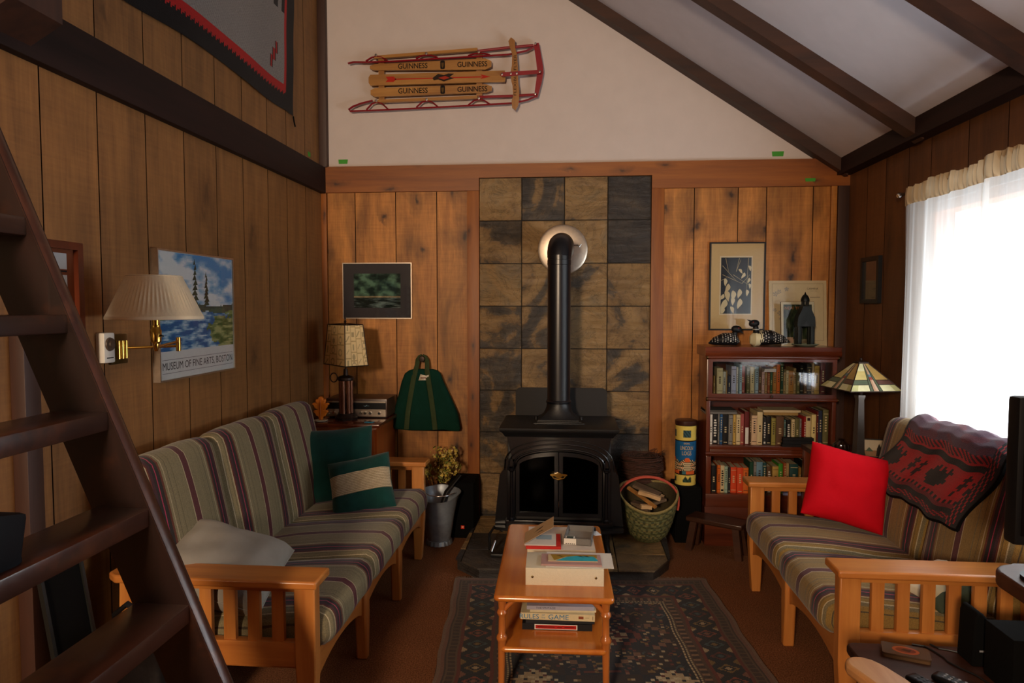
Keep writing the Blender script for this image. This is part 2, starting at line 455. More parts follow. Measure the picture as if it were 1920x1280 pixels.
M['gap'] = plain('board_joint_shade', '#1c1009', .95, spec=.05)  # near-black groove faces: shade of the board gaps put into the colour
def plank_wall(name, P, edges, z0, z1, m, hole=None, g=.0028, d=.007, parent=None, ztop=None):
    b = B(); us = []; ws = []; ids = []
    for i, e in enumerate(edges):
        if i == 0: us += [e, e + g]; ws += [0, 0]; ids += [0, 0]
        elif i == len(edges) - 1: us += [e]; ws += [0]; ids += [i]
        else: us += [e - g, e - g * .5, e + g * .5, e + g]; ws += [0, d, d, 0]; ids += [i, i, i, i]
    rr = [rnd.random() for _ in edges]
    zs = [z0, z1] if not hole else [z0, hole[2], hole[3], z1]
    nv = len(zs); o = 0
    for i, (u, w) in enumerate(zip(us, ws)):
        for z in zs: b.v.append(Vector(P(u, min(z, ztop(u)) if ztop else z, w)))
    for i in range(len(us) - 1):
        for j in range(nv - 1):
            um = (us[i] + us[i + 1]) / 2
            if hole and j == 1 and hole[0] < um < hole[1]: continue
            b.f.append((i * nv + j, (i + 1) * nv + j, (i + 1) * nv + j + 1, i * nv + j + 1))
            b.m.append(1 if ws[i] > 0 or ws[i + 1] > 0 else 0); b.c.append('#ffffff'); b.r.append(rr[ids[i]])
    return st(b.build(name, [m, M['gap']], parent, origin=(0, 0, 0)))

# floor, ceiling
b = B(); b.bb(XL - .1, XR + .1, YR - .1, YB + .1, -.1, 0); st(b.build('floor', M['carpet'], origin=(0, 0, 0)))
b = B(); b.prism([(XL - .1, roof(XL - .1)), (XR + .1, roof(XR + .1)), (XR + .1, roof(XR + .1) + .12), (XL - .1, roof(XL - .1) + .12)], YR - .1, YB + .1, 1)
st(b.build('ceiling', M['ceil'], origin=(0, 0, 0)))
# left wall
ed = [YR] + [2.157 - .2855 * k for k in range(16, 0, -1)] + [2.157, 2.434, 2.725, 3.008, 3.293, 3.573, 3.876, 4.146, 4.448, YB]
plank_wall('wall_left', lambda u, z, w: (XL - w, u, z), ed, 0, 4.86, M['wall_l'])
# back wall: boarded lower part, tiled middle, plastered gable
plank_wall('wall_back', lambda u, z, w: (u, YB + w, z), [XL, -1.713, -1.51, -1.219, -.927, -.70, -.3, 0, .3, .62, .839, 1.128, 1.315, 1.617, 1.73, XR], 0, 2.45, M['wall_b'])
b = B(); b.prism([(XL, 2.4), (XR, 2.4), (XR, roof(XR)), (XL, roof(XL))], YB - .004, YB + .1, 1)
st(b.build('wall_back_gable', M['plaster'], origin=(0, 0, 0)))
def tile_grid(u0, v0, nu, nv, s, g=.005):
    us, vs = [], []
    for k in range(nu + 1): us += [u0 + k * s - g / 2, u0 + k * s + g / 2]
    for k in range(nv + 1): vs += [v0 + k * s - g / 2, v0 + k * s + g / 2]
    return us[1:-1], vs[1:-1]
b = B(); us, vs = tile_grid(-.626, 2.43 - 9 * .2945, 4, 9, .2945)
pal = [[.62, .30, .56, .08], [.38, .50, .66, .12], [.66, .42, .60, .62], [.36, .34, .60, .50], [.30, .58, .62, .46], [.26, .60, .40, .44], [.42, .5, .3, .25], [.4, .3, .5, .3], [.3, .3, .3, .3]]
bm_r = [[max(.02, min(.98, .5 + (pal[8 - j][i] - .5) * .85 + rnd.uniform(-.03, .03))) for j in range(9)] for i in range(4)]
def tfn(u, v):
    iu, iv = us.index(u), vs.index(v)
    jig = .002 * math.sin(iu // 2 * 5.1 + iv // 2 * 3.3)
    return (u, YB - .012 + jig, v)
gu = []; gv = []
for i in range(4): gu.append((us[2 * i], us[2 * i + 1]))
for i in range(9): gv.append((vs[2 * i], vs[2 * i + 1]))
b.bb(-.626, .552, YB - .006, YB + .02, 0, 2.43, m=1)
for i, (a0, a1) in enumerate(gu):
    for j, (c0, c1) in enumerate(gv):
        c0 = max(c0, 0.0)
        if c1 < .05: continue
        b.bb(a0, a1, YB - .013 - rnd.random() * .003, YB, c0, c1, .003, m=0, r=bm_r[i][j], seg=1)
st(b.build('wall_back_tiles', [M['slate'], plain('dark_grout', '#2a2622', .9)], origin=(0, 0, 0)))
# right wall with the curtained window
WY0, WY1, WZ0, WZ1 = 1.55, 3.70, .86, 2.07
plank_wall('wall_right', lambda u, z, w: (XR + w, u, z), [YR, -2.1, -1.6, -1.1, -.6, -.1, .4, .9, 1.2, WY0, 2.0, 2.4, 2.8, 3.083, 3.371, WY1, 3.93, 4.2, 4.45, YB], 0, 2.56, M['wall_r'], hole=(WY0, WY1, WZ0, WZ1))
# rear wall behind the viewer, with a smaller window
plank_wall('wall_rear', lambda u, z, w: (u, YR - w, z), [XL, -1.45, -1.1, -.75, -.5, -.3, 0, .3, .6, .9, 1.2, 1.5, XR], 0, 4.86, M['wall_l'], hole=(-1.45, -.75, 1.85, 2.65), ztop=lambda u: roof(u) + .02)

def window(name, axis, at, a0, a1, z0, z1, sgn, nm):
    w = thing(name, None, None, (at, (a0 + a1) / 2, z0) if axis == 0 else ((a0 + a1) / 2, at, z0)); st(w)
    def bx(b, p0, p1, q0, q1, t0, t1):
        if axis == 0: b.bb(at + sgn * t0, at + sgn * t1, p0, p1, q0, q1, .004)
        else: b.bb(p0, p1, at + sgn * t0, at + sgn * t1, q0, q1, .004)
    b = B()
    for p in ((a0, a0 + .05, z0, z1), (a1 - .05, a1, z0, z1), (a0, a1, z0, z0 + .05), (a0, a1, z1 - .05, z1)): bx(b, *p, 0.0, .1)
    b.build('window_frame', M['cedar'], w)
    for k in range(1, nm):
        b = B(); c = lerp(a0, a1, k / nm); bx(b, c - .02, c + .02, z0, z1, .03, .07); b.build('mullion', M['cedar_v'], w)
    b = B(); bx(b, a0 + .05, a1 - .05, z0 + .05, z1 - .05, .045, .049); b.build('glass_pane', M['winglass'], w)
window('window_1', 0, XR, WY0, WY1, WZ0, WZ1, 1, 3)
window('window_2', 1, YR, -1.45, -.75, 1.85, 2.65, -1, 1)

# trim
def trim(n, fn, m):
    b = B(); fn(b); return st(b.build(f'trim_{n}', m, origin=(0, 0, 0)))
trim(1, lambda b: b.bb(XL, XL + .04, YR, YB - .03, 2.337, 2.517, .004), M['beam_y'])
trim(2, lambda b: b.prism([(XL, 2.343), (-.626, 2.343), (-.626, 2.43), (.552, 2.43), (.552, 2.343), (XR, 2.343), (XR, 2.522), (XL, 2.522)], YB - .03, YB, 1), M['cedar'])
trim(3, lambda b: b.bb(-.71, -.626, YB - .025, YB + .01, 0, 2.343, .002), M['cedar_v'])
trim(4, lambda b: b.bb(.552, .636, YB - .025, YB + .01, 0, 2.343, .002), M['cedar_v'])
trim(5, lambda b: b.bb(XL, XL + .056, YB - .05, YB, 2.517, roof(XL), .004), M['beam_z'])
trim(6, lambda b: b.bb(XL, XL + .037, YB - .02, YB, 0, 2.343, .002), M['cedar_v'])
trim(7, lambda b: b.bb(1.728, 1.765, YB - .02, YB, 0, 2.343, .003), M['wall_b'])
trim(8, lambda b: b.bb(1.768, XR, YB - .03, YB, 0, 2.343, .003), M['beam_z'])
trim(9, lambda b: b.prism([(1.755, 2.41), (XR, 2.41), (XR, roof(XR)), (1.755, roof(1.755))], YR, YB, 1), M['beam_y'])
for k, yy in enumerate((4.70, 3.745, 2.79, 1.84, .89)):
    trim(10 + k, lambda b: b.prism([(XL, roof(XL) - .083), (1.80, roof(1.80) - .083), (1.80, roof(1.80)), (XL, roof(XL))], yy - .045, yy + .05, 1), M['beam_x'])
trim(15, lambda b: b.bb(XL, XL + .05, 1.995, 2.06, 0, 1.52, .003), M['beam_z'])
b = B(); b.prism([(-1.60, 2.435), (-1.60, 2.9), (XL, 2.9), (XL, 2.35)], 1.88, 2.08, 1); st(b.build('trim_16', M['beam_z'], origin=(0, 0, 0)))

# ================================================================== WINDOW CURTAINS
RX = 1.785
def curtain(name, label, y0, y1, ztop, zb, seed, amp=.018, n=170, hem=.085):
    t = thing(name, label, 'curtain', (RX, (y0 + y1) / 2, zb), group=None)
    r2 = random.Random(seed); ph = [r2.uniform(0, 6) for _ in range(4)]
    us = [lerp(y0, y1, i / n) for i in range(n + 1)]
    def fx(u, v):
        s = (u - y0)
        k = .35 + .65 * (ztop - v) / (ztop - zb)
        return RX - .012 + k * amp * (math.sin(s * 34 + ph[0] + .4 * v) + .6 * math.sin(s * 57 + ph[1]) + .5 * math.sin(s * 15 + ph[2])) + .004 * math.sin(s * 150 + ph[3]) * (1 if v > ztop - hem else .25)
    b = B(); vs = [lerp(zb, ztop - hem, i / 14) for i in range(15)]
    b.grid(lambda u, v: (fx(u, v), u + (ztop - v) * .03 * math.sin(u * 5 + ph[1]), v), us, vs); b.build('curtain_panel', M['sheer'], t)
    b = B(); vs = [ztop - hem, ztop - hem * .7, ztop - hem * .4, ztop - hem * .15, ztop, ztop + .012]
    b.grid(lambda u, v: (fx(u, min(v, ztop)) + .004 * math.sin(u * 210 + ph[2] + 1.5 * math.sin(u * 17)) - .004 * math.sin((v - ztop + hem) / hem * PI), u + .002 * math.sin(u * 90), v + (.003 * math.sin(u * 90 + ph[0]) + .007 * math.sin(u * 13)) * (v >= ztop - hem * .16)), us, vs)
    b.build('gathered_header', M['hem'], t)
    return t
curtain('curtain', 'white sheer curtain nearest the corner, left panel on the window', 3.10, 3.84, 2.165, .70, 3)
curtain('curtain', 'white sheer curtain at the right edge of the picture, behind the black television', 1.42, 3.13, 2.175, .70, 5, n=320)
t = thing('curtain_rod', 'thin curtain rod with a small glass end knob above the bright window', 'curtain rod', (RX, 2.6, 2.15))
b = B(); b.tube([(RX + .004, 1.35, 2.15), (RX + .004, 3.90, 2.15)], .007, 10); b.build('rod', M['bronze'], t)
b = B(); b.lathe([(.002, -.016), (.014, -.012), (.017, 0), (.014, .012), (.002, .016)], (RX + .004, 3.915, 2.15), 16, 1); b.build('end_knob', M['chrome'], t)
b = B(); b.tube([(RX + .004, 3.885, 2.15), (XR, 3.885, 2.15)], .006, 8); b.build('bracket', M['bronze'], t)

# green masking tape left on walls
def tape(label, P, w, h, n):
    b = B(); b.loft([[P(0, 0, 0), P(w * .94, 0, 0), P(w, h, 0), P(-w * .05, h, 0)], [P(0, 0, .0015), P(w * .94, 0, .0015), P(w, h, .0015), P(-w * .05, h, .0015)]])
    o = b.build('tape_strip', M['tape']); tag(o, label, 'tape', 'green tape strips')
ux = frame((0, YB - .0045, 0), (1, 0, 0), (0, 0, 1))
fr = lambda x, z, y: (lambda u, v, w: (x + u, y - w, z + v))
tape('green tape strip at the lower left corner of the white gable wall', fr(-1.622, 2.545, YB - .0045), .065, .03, 0)
tape('green tape strip low on the right of the white gable wall under the rafter', fr(1.345, 2.545, YB - .0045), .075, .033, 0)
tape('green tape scrap on the brown header board at the right corner', fr(1.555, 2.372, YB - .0300), .065, .022, 0)
tape('small green tape dot on the left board wall just above the dark beam', lambda u, v, w: (XL + .001 + w, 4.50 + u, 2.55 + v), .04, .03, 0)

# ================================================================== UPPER LEFT: SLED AND WALL RUG
def sled():
    t = thing('wall_sled', 'old wooden sled with red steel runners mounted flat on the white gable wall', 'sled', (-.95, YB - .06, 3.1))
    y = YB - .055
    def bx(x0, z0, x1, z1, z0b, z1b, c0, c1, nm, mt, ts=None):
        poly = [(x0 + c0, z0)] + [(x1 - c1, z0b)] + [(x1, lerp(z0b, z1b, .25)), (x1, lerp(z0b, z1b, .75)), (x1 - c1, z1b)] + [(x0 + c0, z1), (x0, lerp(z0, z1, .75)), (x0, lerp(z0, z1, .25))]
        b = B(); b.prism(poly, y - .009, y + .009, 1); o = b.build(nm, mt, t)
        if ts: ts(o)
    F = frame((0, y - .0095, 0), (1, 0, 0), (0, 0, 1))
    def words(z, tilt=0):
        def f(o):
            for cx in (-1.075, -.665):
                b = B(); b.text(F, 'GUINNESS', cx, z, .036, .0006, 0, '#17110c', .205, True); b.build('lettering', M['print'], o)
            b = B(); b.poly(F, rrect(-.885, z - .028, -.853, z + .030, .010), .0005, 0, '#1c1512'); b.poly(F, [(-.878, z + .015), (-.86, z + .015), (-.862, z - .008), (-.869, z - .02), (-.876, z - .008)], .0009, 0, '#5d4420')
            b.build('harp_badge', M['print'], o)
        return f
    bx(-1.375, 3.165, -.535, 3.205, 3.148, 3.222, .03, .04, 'slat', M['sled'], words(3.186))
    bx(-1.385, 3.062, -.44, 3.135, 3.064, 3.138, .012, .004, 'slat', M['sled'], None)
    bx(-1.372, 2.985, -.532, 3.045, 2.995, 3.050, .03, .04, 'slat', M['sled'], words(3.02))
    b = B()   # printed arrow and bird on the middle board
    b.rect(F, -1.20, 3.096, -.60, 3.103, .0006, 0, '#b02a1c')
    b.poly(F, [(-1.265, 3.082), (-1.25, 3.1), (-1.265, 3.118), (-1.21, 3.118), (-1.19, 3.1), (-1.21, 3.082)], .0006, 0, '#b02a1c')
    b.poly(F, [(-.61, 3.085), (-.54, 3.1), (-.61, 3.116), (-.595, 3.1)], .0006, 0, '#b02a1c')
    b.poly(F, [(-.94, 3.10), (-.90, 3.128), (-.86, 3.118), (-.83, 3.128), (-.79, 3.125), (-.82, 3.105), (-.79, 3.095), (-.83, 3.085), (-.86, 3.075), (-.90, 3.09), (-.93, 3.085)], .001, 0, '#2c2018')
    b.poly(F, [(-.90, 3.10), (-.85, 3.112), (-.82, 3.098), (-.86, 3.088)], .0014, 0, '#a5341f')
    b.build('printed_arrow', M['print'], t)
    # side rails
    for z0, z1, s in ((3.243, 3.275, 1), (2.945, 2.957, -1)):
        b = B(); b.prism([(-1.345, z0), (-.63, z1), (-.63, z1 + .02), (-1.345, z0 + .02)], y - .008, y + .012, 1); b.build('side_rail', M['sled'], t)
    # steering bar
    b = B(); pts = [(-.40, 3.35), (-.375, 3.33), (-.372, 3.28), (-.36, 3.24), (-.352, 3.12), (-.352, 3.06), (-.345, 3.0), (-.345, 2.94), (-.352, 2.90), (-.37, 2.868), (-.392, 2.885), (-.396, 2.93), (-.385, 2.96), (-.39, 3.03), (-.398, 3.06), (-.402, 3.12), (-.395, 3.16), (-.392, 3.24), (-.41, 3.29), (-.418, 3.325)]
    b.prism(pts, y - .026, y - .008, 1); sb = b.build('steering_bar', M['sled_z'], t)
    F2 = frame((0, y - .0265, 0), (0, 0, 1), (-1, 0, 0))
    b = B(); b.text(F2, 'FLEXIBLE FLYER', 3.10, .372, .018, .0006, 0, '#2a1a10', .27); b.build('lettering', M['print'], sb)
    # red runners
    def red(nm, pts, r=.006, flat=2.0):
        b = B(); b.tube(pts, r, 8, up=(0, 1, 0), flat=flat); b.build(nm, M['red_metal'], t)
    red('runner', [(-1.36, y, 2.962), (-1.44, y, 2.945), (-1.5, y, 2.925), (-1.53, y, 2.905), (-1.52, y, 2.893), (-1.3, y, 2.896), (-.9, y, 2.906), (-.6, y, 2.914), (-.38, y, 2.922), (-.29, y, 2.94), (-.235, y, 2.962)])
    red('runner', [(-1.53, y, 3.218), (-1.49, y, 3.226), (-1.40, y, 3.222), (-1.2, y, 3.223), (-.9, y, 3.232), (-.6, y, 3.24), (-.42, y, 3.245), (-.3, y, 3.265), (-.25, y, 3.288)])
    red('steering_rod', [(-.63, y, 3.275), (-.45, y, 3.29), (-.25, y, 3.302)], .009, 1.0)
    red('steering_rod', [(-.62, y, 2.968), (-.4, y, 2.970), (-.235, y, 2.975)], .009, 1.0)
    for x in (-1.33, -.98, -.62):
        for s, zr, zt in ((1, 2.897, 2.955), (-1, 3.226, 3.262)):
            dx = .075
            z0 = zr + (x + 1.33) * .022
            red('runner_brace', [(x - dx, y, z0 + .004), (x - .035, y, lerp(z0, zt, .75)), (x, y, zt - .004), (x + .035, y, lerp(z0, zt, .75)), (x + dx, y, z0 + .006)], .005, 2.2)
            b = B(); b.lathe([(.001, -.006), (.009, -.005), (.009, 0), (.001, .001)], (x, y - .012, zt + .002), 12, 1); b.build('bolt', M['chrome'], t)
    b = B(); b.prism([(-.235, 3.315), (-.213, 3.315), (-.185, 3.16), (-.182, 3.12), (-.195, 3.05), (-.222, 2.955), (-.245, 2.955), (-.24, 3.0), (-.228, 3.09), (-.225, 3.14), (-.235, 3.22), (-.248, 3.3)], y - .006, y + .006, 1); b.build('front_bumper', M['red_metal'], t)
    b = B(); b.prism([(-.475, 3.103), (-.46, 3.090), (-.35, 3.095), (-.20, 3.104), (-.20, 3.128), (-.36, 3.122), (-.46, 3.118)], y - .034, y - .027, 1); b.build('centre_strap', M['red_metal'], t)
    for x, z in ((-.235, 3.30), (-.235, 2.97), (-.205, 3.115), (-.46, 3.104), (-.40, 3.107), (-.36, 3.108)):
        b = B(); b.lathe([(.001, -.005), (.007, -.004), (.007, 0), (.001, .001)], (x, y - .034, z), 10, 1); b.build('rivet', M['chrome'], t)
    b = B()
    for x in (-1.3, -.62): b.bb(x - .02, x + .02, y + .009, YB - .004, 2.95, 3.27)
    b.build('cross_support', M['sled_z'], t)
sled()

def wall_rug():
    y0, y1, z0, z1 = 2.55, 4.245, 2.755, 4.05
    n1, n2 = 170, 130
    def col(i, j):
        u = y1 - (i + .5) / n1 * (y1 - y0); v = (j + .5) / n2 * (z1 - z0)     # distance from right edge reversed
        a = y1 - lerp(y0, y1, (i + .5) / n1); e = min(a, lerp(y0, y1, (i + .5) / n1) - y0); f = min(v, z1 - z0 - v)
        jag = .018 * ((i % 4) / 3)
        if f < .09 - jag * .0 + (.03 * ((i * 7) % 3 == 0)) * 0 + jag or e < .095: return '#0d0d10'
        if f < .15 or e < .125: return '#b01c1c'
        q = (a - .32); step = int((v - .22) / .055)
        for s in (0, 1, 2):
            if abs(a - (.31 - s * .035) - .0) < .022 and .20 + s * .05 < v < .27 + s * .05: return '#a01c1a' if abs(a - (.31 - s * .035)) < .012 else '#141416'
        if .58 < v < .72 and (int(a * 18) % 2 == 0) and a < .9: return '#17171a'
        if .72 < v < .76: return '#b01c1c'
        return '#8d8884' if (i + j) % 3 else '#847f7b'
    b = B()
    us = [lerp(y0, y1, i / n1) for i in range(n1 + 1)]; vs = [lerp(z0, z1, j / n2) for j in range(n2 + 1)]
    P = lambda u, v: (XL + .014 + .004 * math.sin(u * 9) + .003 * math.sin(v * 13), u + .010 * math.sin(v * 6) * (u - y0), v + .012 * math.sin(u * 4.4) * (z1 - v) - .015 * max(0, u - 4.15) * 10 * (z1 - v) / (z1 - z0))
    b.grid(P, us, vs, 0, col)
    t = thing('hanging_rug', 'black red and grey woven rug hung high on the left board wall', 'rug', (XL + .014, 3.4, 2.75))
    b.build('weave', M['wool'], t)
    b = B(); c = P(y1, z0); b.tube([c, (c[0], c[1] + .01, c[2] - .03), (c[0] + .004, c[1] + .018, c[2] - .06)], .005, 6); b.build('corner_tassel', M['matt'], t)
wall_rug()
from mathutils import noise as NZ
def fbm(x, y, s=1.0, o=4, z=0.0): return NZ.fractal(Vector((x * s, y * s, z)), 1.0, 2.0, o)
def hexmix(a, b, t):
    t = max(0, min(1, t)); a = a.lstrip('#'); b = b.lstrip('#')
    return '#' + ''.join('%02x' % int(round(lerp(int(a[i:i+2], 16), int(b[i:i+2], 16), t) / 6) * 6 if round(lerp(int(a[i:i+2], 16), int(b[i:i+2], 16), t) / 6) * 6 < 255 else 252) for i in (0, 2, 4))
def picture_grid(b, F, u0, v0, u1, v1, nu, nv, fn, w=.0005, m=0):
    us = [lerp(u0, u1, i / nu) for i in range(nu + 1)]; vs = [lerp(v0, v1, j / nv) for j in range(nv + 1)]
    b.grid(lambda u, v: F(u, v, w), us, vs, m, lambda i, j: fn((i + .5) / nu, (j + .5) / nv))
def frame_bars(b, F, u0, v0, u1, v1, t, d0, d1):
    for a in ((u0, v0, u0 + t, v1), (u1 - t, v0, u1, v1), (u0 + t, v0, u1 - t, v0 + t), (u0 + t, v1 - t, u1 - t, v1)):
        b.loft([[F(a[0], a[1], d), F(a[2], a[1], d), F(a[2], a[3], d), F(a[0], a[3], d)] for d in (d0, d1)])
def slab(b, F, u0, v0, u1, v1, d0, d1, m=0, col='#ffffff'):
    b.loft([[F(u0, v0, d), F(u1, v0, d), F(u1, v1, d), F(u0, v1, d)] for d in (d0, d1)], m, col)

# ================================================================== LADDER
def ladder():
    t = thing('ladder_stair', 'steep dark-stained wooden ladder stair with flat treads at the left edge', 'ladder', (-.76, 1.37, 0))
    k = .412
    def X(z): return -1.076 + (1.025 - z) * k
    for y0, y1 in ((1.65, 1.692), (1.06, 1.10)):
        b = B(); zt, zb = 2.06, 0.0
        b.prism([(X(zb), zb), (X(zt), zt), (X(zt) - .05, zt - .07), (X(zt) - .152, zt - .03), (X(zb) - .152, zb)], y0, y1, 1)
        s = b.build('stringer', M['ladder'], t)
        b = B(); b.tube([(X(z) - .002, (y0 + y1) / 2, z) for z in (0.01, .3, .7, 1.2, 1.7, 2.05)], [(.0215, .006)] * 6, 8, up=(1, 0, 0)); b.build('worn_edge', M['ladder_e'], s)
    for i in range(7):
        z = 1.776 - .2495 * i
        b = B(); x1 = X(z); b.bb(x1 - .150, x1 - .001, 1.09, 1.66, z - .048, z, .005); b.build('tread', M['ladder'] if 0 else M['tread'], t)
M['tread'] = wood('dark_stained_tread', '#21100b', '#452418', 1, .32, 9, .25, .5, .2, '#6e3a1c')
ladder()
b = B(); b.box((-1.15, 1.20, 1.085), (.09, .17, .12), .012, rot=rot('X', -12)); b.bb(-1.19, -1.11, 1.12, 1.28, 1.025, 1.04, .003)
tag(b.build('dark_case', plain('dark_blue_case', '#0c0e14', .6, spec=.2)), 'small dark blue case standing on a ladder tread at the left edge', 'case')

def wall_frame_left():
    F = frame((XL, 0, 0), (0, 1, 0), (0, 0, 1))
    t = thing('framed_picture', 'brown wooden picture frame on the left wall, half hidden behind the ladder', 'picture', (XL, 2.18, 1.30))
    b = B(); frame_bars(b, F, 2.04, 1.30, 2.305, 1.77, .026, .001, .026); b.build('picture_frame', M['mahog_z'], t)
    b = B(); slab(b, F, 2.06, 1.32, 2.285, 1.75, .001, .008, col='#6e3a20')
    for v in (1.675, 1.60, 1.525, 1.45): b.rect(F, 2.10, v, 2.245, v + .055, .0086, 0, '#aeb2b6'); b.rect(F, 2.10, v - .01, 2.245, v - .004, .0086, 0, '#16161a')
    b.build('picture_mount', M['print'], t)
wall_frame_left()

def poster():
    F = frame((XL, 0, 0), (0, 1, 0), (0, 0, 1))
    t = thing('framed_poster', 'silver-framed museum poster of a blue lake scene on the left wall behind the wall lamp', 'poster', (XL, 3.055, 1.224))
    u0, u1, v0, v1 = 2.732, 3.382, 1.224, 1.79
    b = B(); frame_bars(b, F, u0, v0, u1, v1, .007, .001, .034); b.build('picture_frame', M['steel'], t)
    b = B(); slab(b, F, u0 + .004, v0 + .004, u1 - .004, v1 - .004, .001, .028, col='#f2ece8')
    def art(x, y):
        n = fbm(x * 1.6, y * 2.6, 3.0, 5, 3.1); n2 = fbm(x * 2, y * 6, 4, 4, 8.7)
        hill = .50 + .05 * math.sin(x * 5 + 1) + .03 * n; bank = .40 + .10 * math.sin(x * 3.0) + .04 * n2
        if y > hill:
            c = n + .35 * math.sin(y * 9 + x * 4); return hexmix('#4a94d0', '#f6f4f6', .55 + 1.2 * c)
        if y > hill - .07: return hexmix('#2f4a45', '#4f6b55', .5 + n2)
        if y > bank - .08: return hexmix('#3c6a34', '#9cae68', .5 + 1.2 * n2)
        if y < .34 + .05 * n2 and x > .74 - y * .3 + .22 * n: return hexmix('#4f6a38', '#b3b478', .5 + 1.6 * n2)
        return hexmix('#2467a4', '#d2e6f2', .32 + 1.3 * n2)
    picture_grid(b, F, u0 + .012, 1.352, u1 - .010, v1 - .009, 84, 64, art, .0285)
    for (cx, h, s) in ((.45, .40, 1.0), (.60, .28, .8)):      # simple spruces on the shore
        for q in range(9):
            yy = lerp(1.548, 1.555 + h * .45, q / 8); ww = .030 * s * (1 - q / 9.5) + .004; xx = lerp(u0, u1, cx) + .004 * math.sin(q * 2.1)
            b.poly(F, [(xx - ww, yy), (xx + ww * .9, yy + .004), (xx + .003, yy + .030)], .0289, 0, '#2c4638' if q % 2 else '#3a5542')
    b.text(F, 'MUSEUM OF FINE ARTS, BOSTON', 3.058, 1.285, .038, .0287, 0, '#3c3639', .60)
    for z in (1.314, 1.256): b.rect(F, u0 + .024, z, u1 - .022, z + .0022, .0286, 0, '#8d8488')
    b.build('print', M['print'], t)
    b = B(); slab(b, F, u0 + .006, v0 + .006, u1 - .006, v1 - .006, .0305, .0315); b.build('glass', M['pane'], t)
poster()

def wall_lamp():
    t = thing('swing_arm_wall_lamp', 'brass swing-arm wall lamp with a cream pleated shade on the left wall', 'lamp', (XL, 2.505, 1.38))
    b = B(); b.bb(XL, XL + .014, 2.455, 2.555, 1.324, 1.44, .005); b.build('back_plate', M['oldbrass'], t)
    b = B()
    for dy in (-.03, -.008, .014): b.lathe([(.001, 1.345), (.010, 1.345), (.010, 1.415), (.001, 1.415)], (XL + .026, 2.507 + dy, 0), 12)
    b.build('pivot_barrel', M['brass'], t)
    J = Vector((-1.555, 2.60, 1.393)); S = Vector((-1.49, 2.35, 1.40))
    b = B(); b.tube([(XL + .026, 2.52, 1.385), J - Vector((0, 0, .004))], .0055, 10); b.tube([J + Vector((0, 0, .014)), S], .0055, 10); b.build('swing_arm', M['brass'], t)
    b = B(); b.lathe([(.001, -.026), (.009, -.024), (.010, 0), (.009, .03), (.001, .032)], J, 14); b.build('elbow_joint', M['brass'], t)
    b = B(); b.lathe([(.006, 1.385), (.010, 1.40), (.010, 1.412), (.018, 1.42), (.020, 1.46), (.016, 1.466), (.016, 1.478), (.012, 1.48), (.012, 1.60), (.003, 1.602)], (S.x, S.y, 0), 20); so = b.build('socket', M['brass'], t)
    b = B(); b.tube([(S.x + .02, S.y, 1.442), (S.x + .032, S.y - .008, 1.440)], .004, 8); b.build('switch_key', M['black'], so)
    b = B(); n = 62
    prof = [(.160, 1.502), (.159, 1.512), (.152, 1.522), (.128, 1.575), (.098, 1.638), (.093, 1.652), (.091, 1.656)]
    b.lathe(prof, (S.x, S.y, 0), n * 2, 2, cap=False, rad=lambda a, h: 1 + (.014 if int(round(a / (PI / n))) % 2 else -.010) * (1.515 < h < 1.65))
    sh = b.build('lampshade', M['shade'], t)
    b = B(); b.lathe([(.1595, 1.500), (.1615, 1.502), (.1605, 1.512), (.1585, 1.512)], (S.x, S.y, 0), 64, cap=False); b.lathe([(.0905, 1.650), (.093, 1.656), (.089, 1.658)], (S.x, S.y, 0), 64, cap=False); b.build('shade_trim', plain('cream_binding', '#e4d3b4', .8), sh)
    b = B()
    for a in (0, 120, 240): b.tube([(S.x, S.y, 1.60), (S.x + .089 * math.cos(R(a)), S.y + .089 * math.sin(R(a)), 1.648)], .0018, 6)
    b.build('shade_spider', M['brass'], sh)
    t2 = thing('outlet_timer', 'small white timer with a dark dial on the wall left of the brass lamp plate', 'timer', (XL, 2.42, 1.34))
    b = B(); b.bb(XL, XL + .035, 2.388, 2.448, 1.335, 1.448, .006); b.build('case', M['white'], t2)
    b = B(); b.lathe([(.001, .0), (.026, .0), (.024, .006), (.012, .006), (.011, .012), (.001, .012)], (XL + .035, 2.418, 1.405), 28, 0); b.build('dial', plain('brown_dial', '#4a3a30', .5), t2)
    b = B(); b.bb(XL + .034, XL + .0365, 2.40, 2.436, 1.352, 1.356, .0); b.build('slot', M['black'], t2)
wall_lamp()

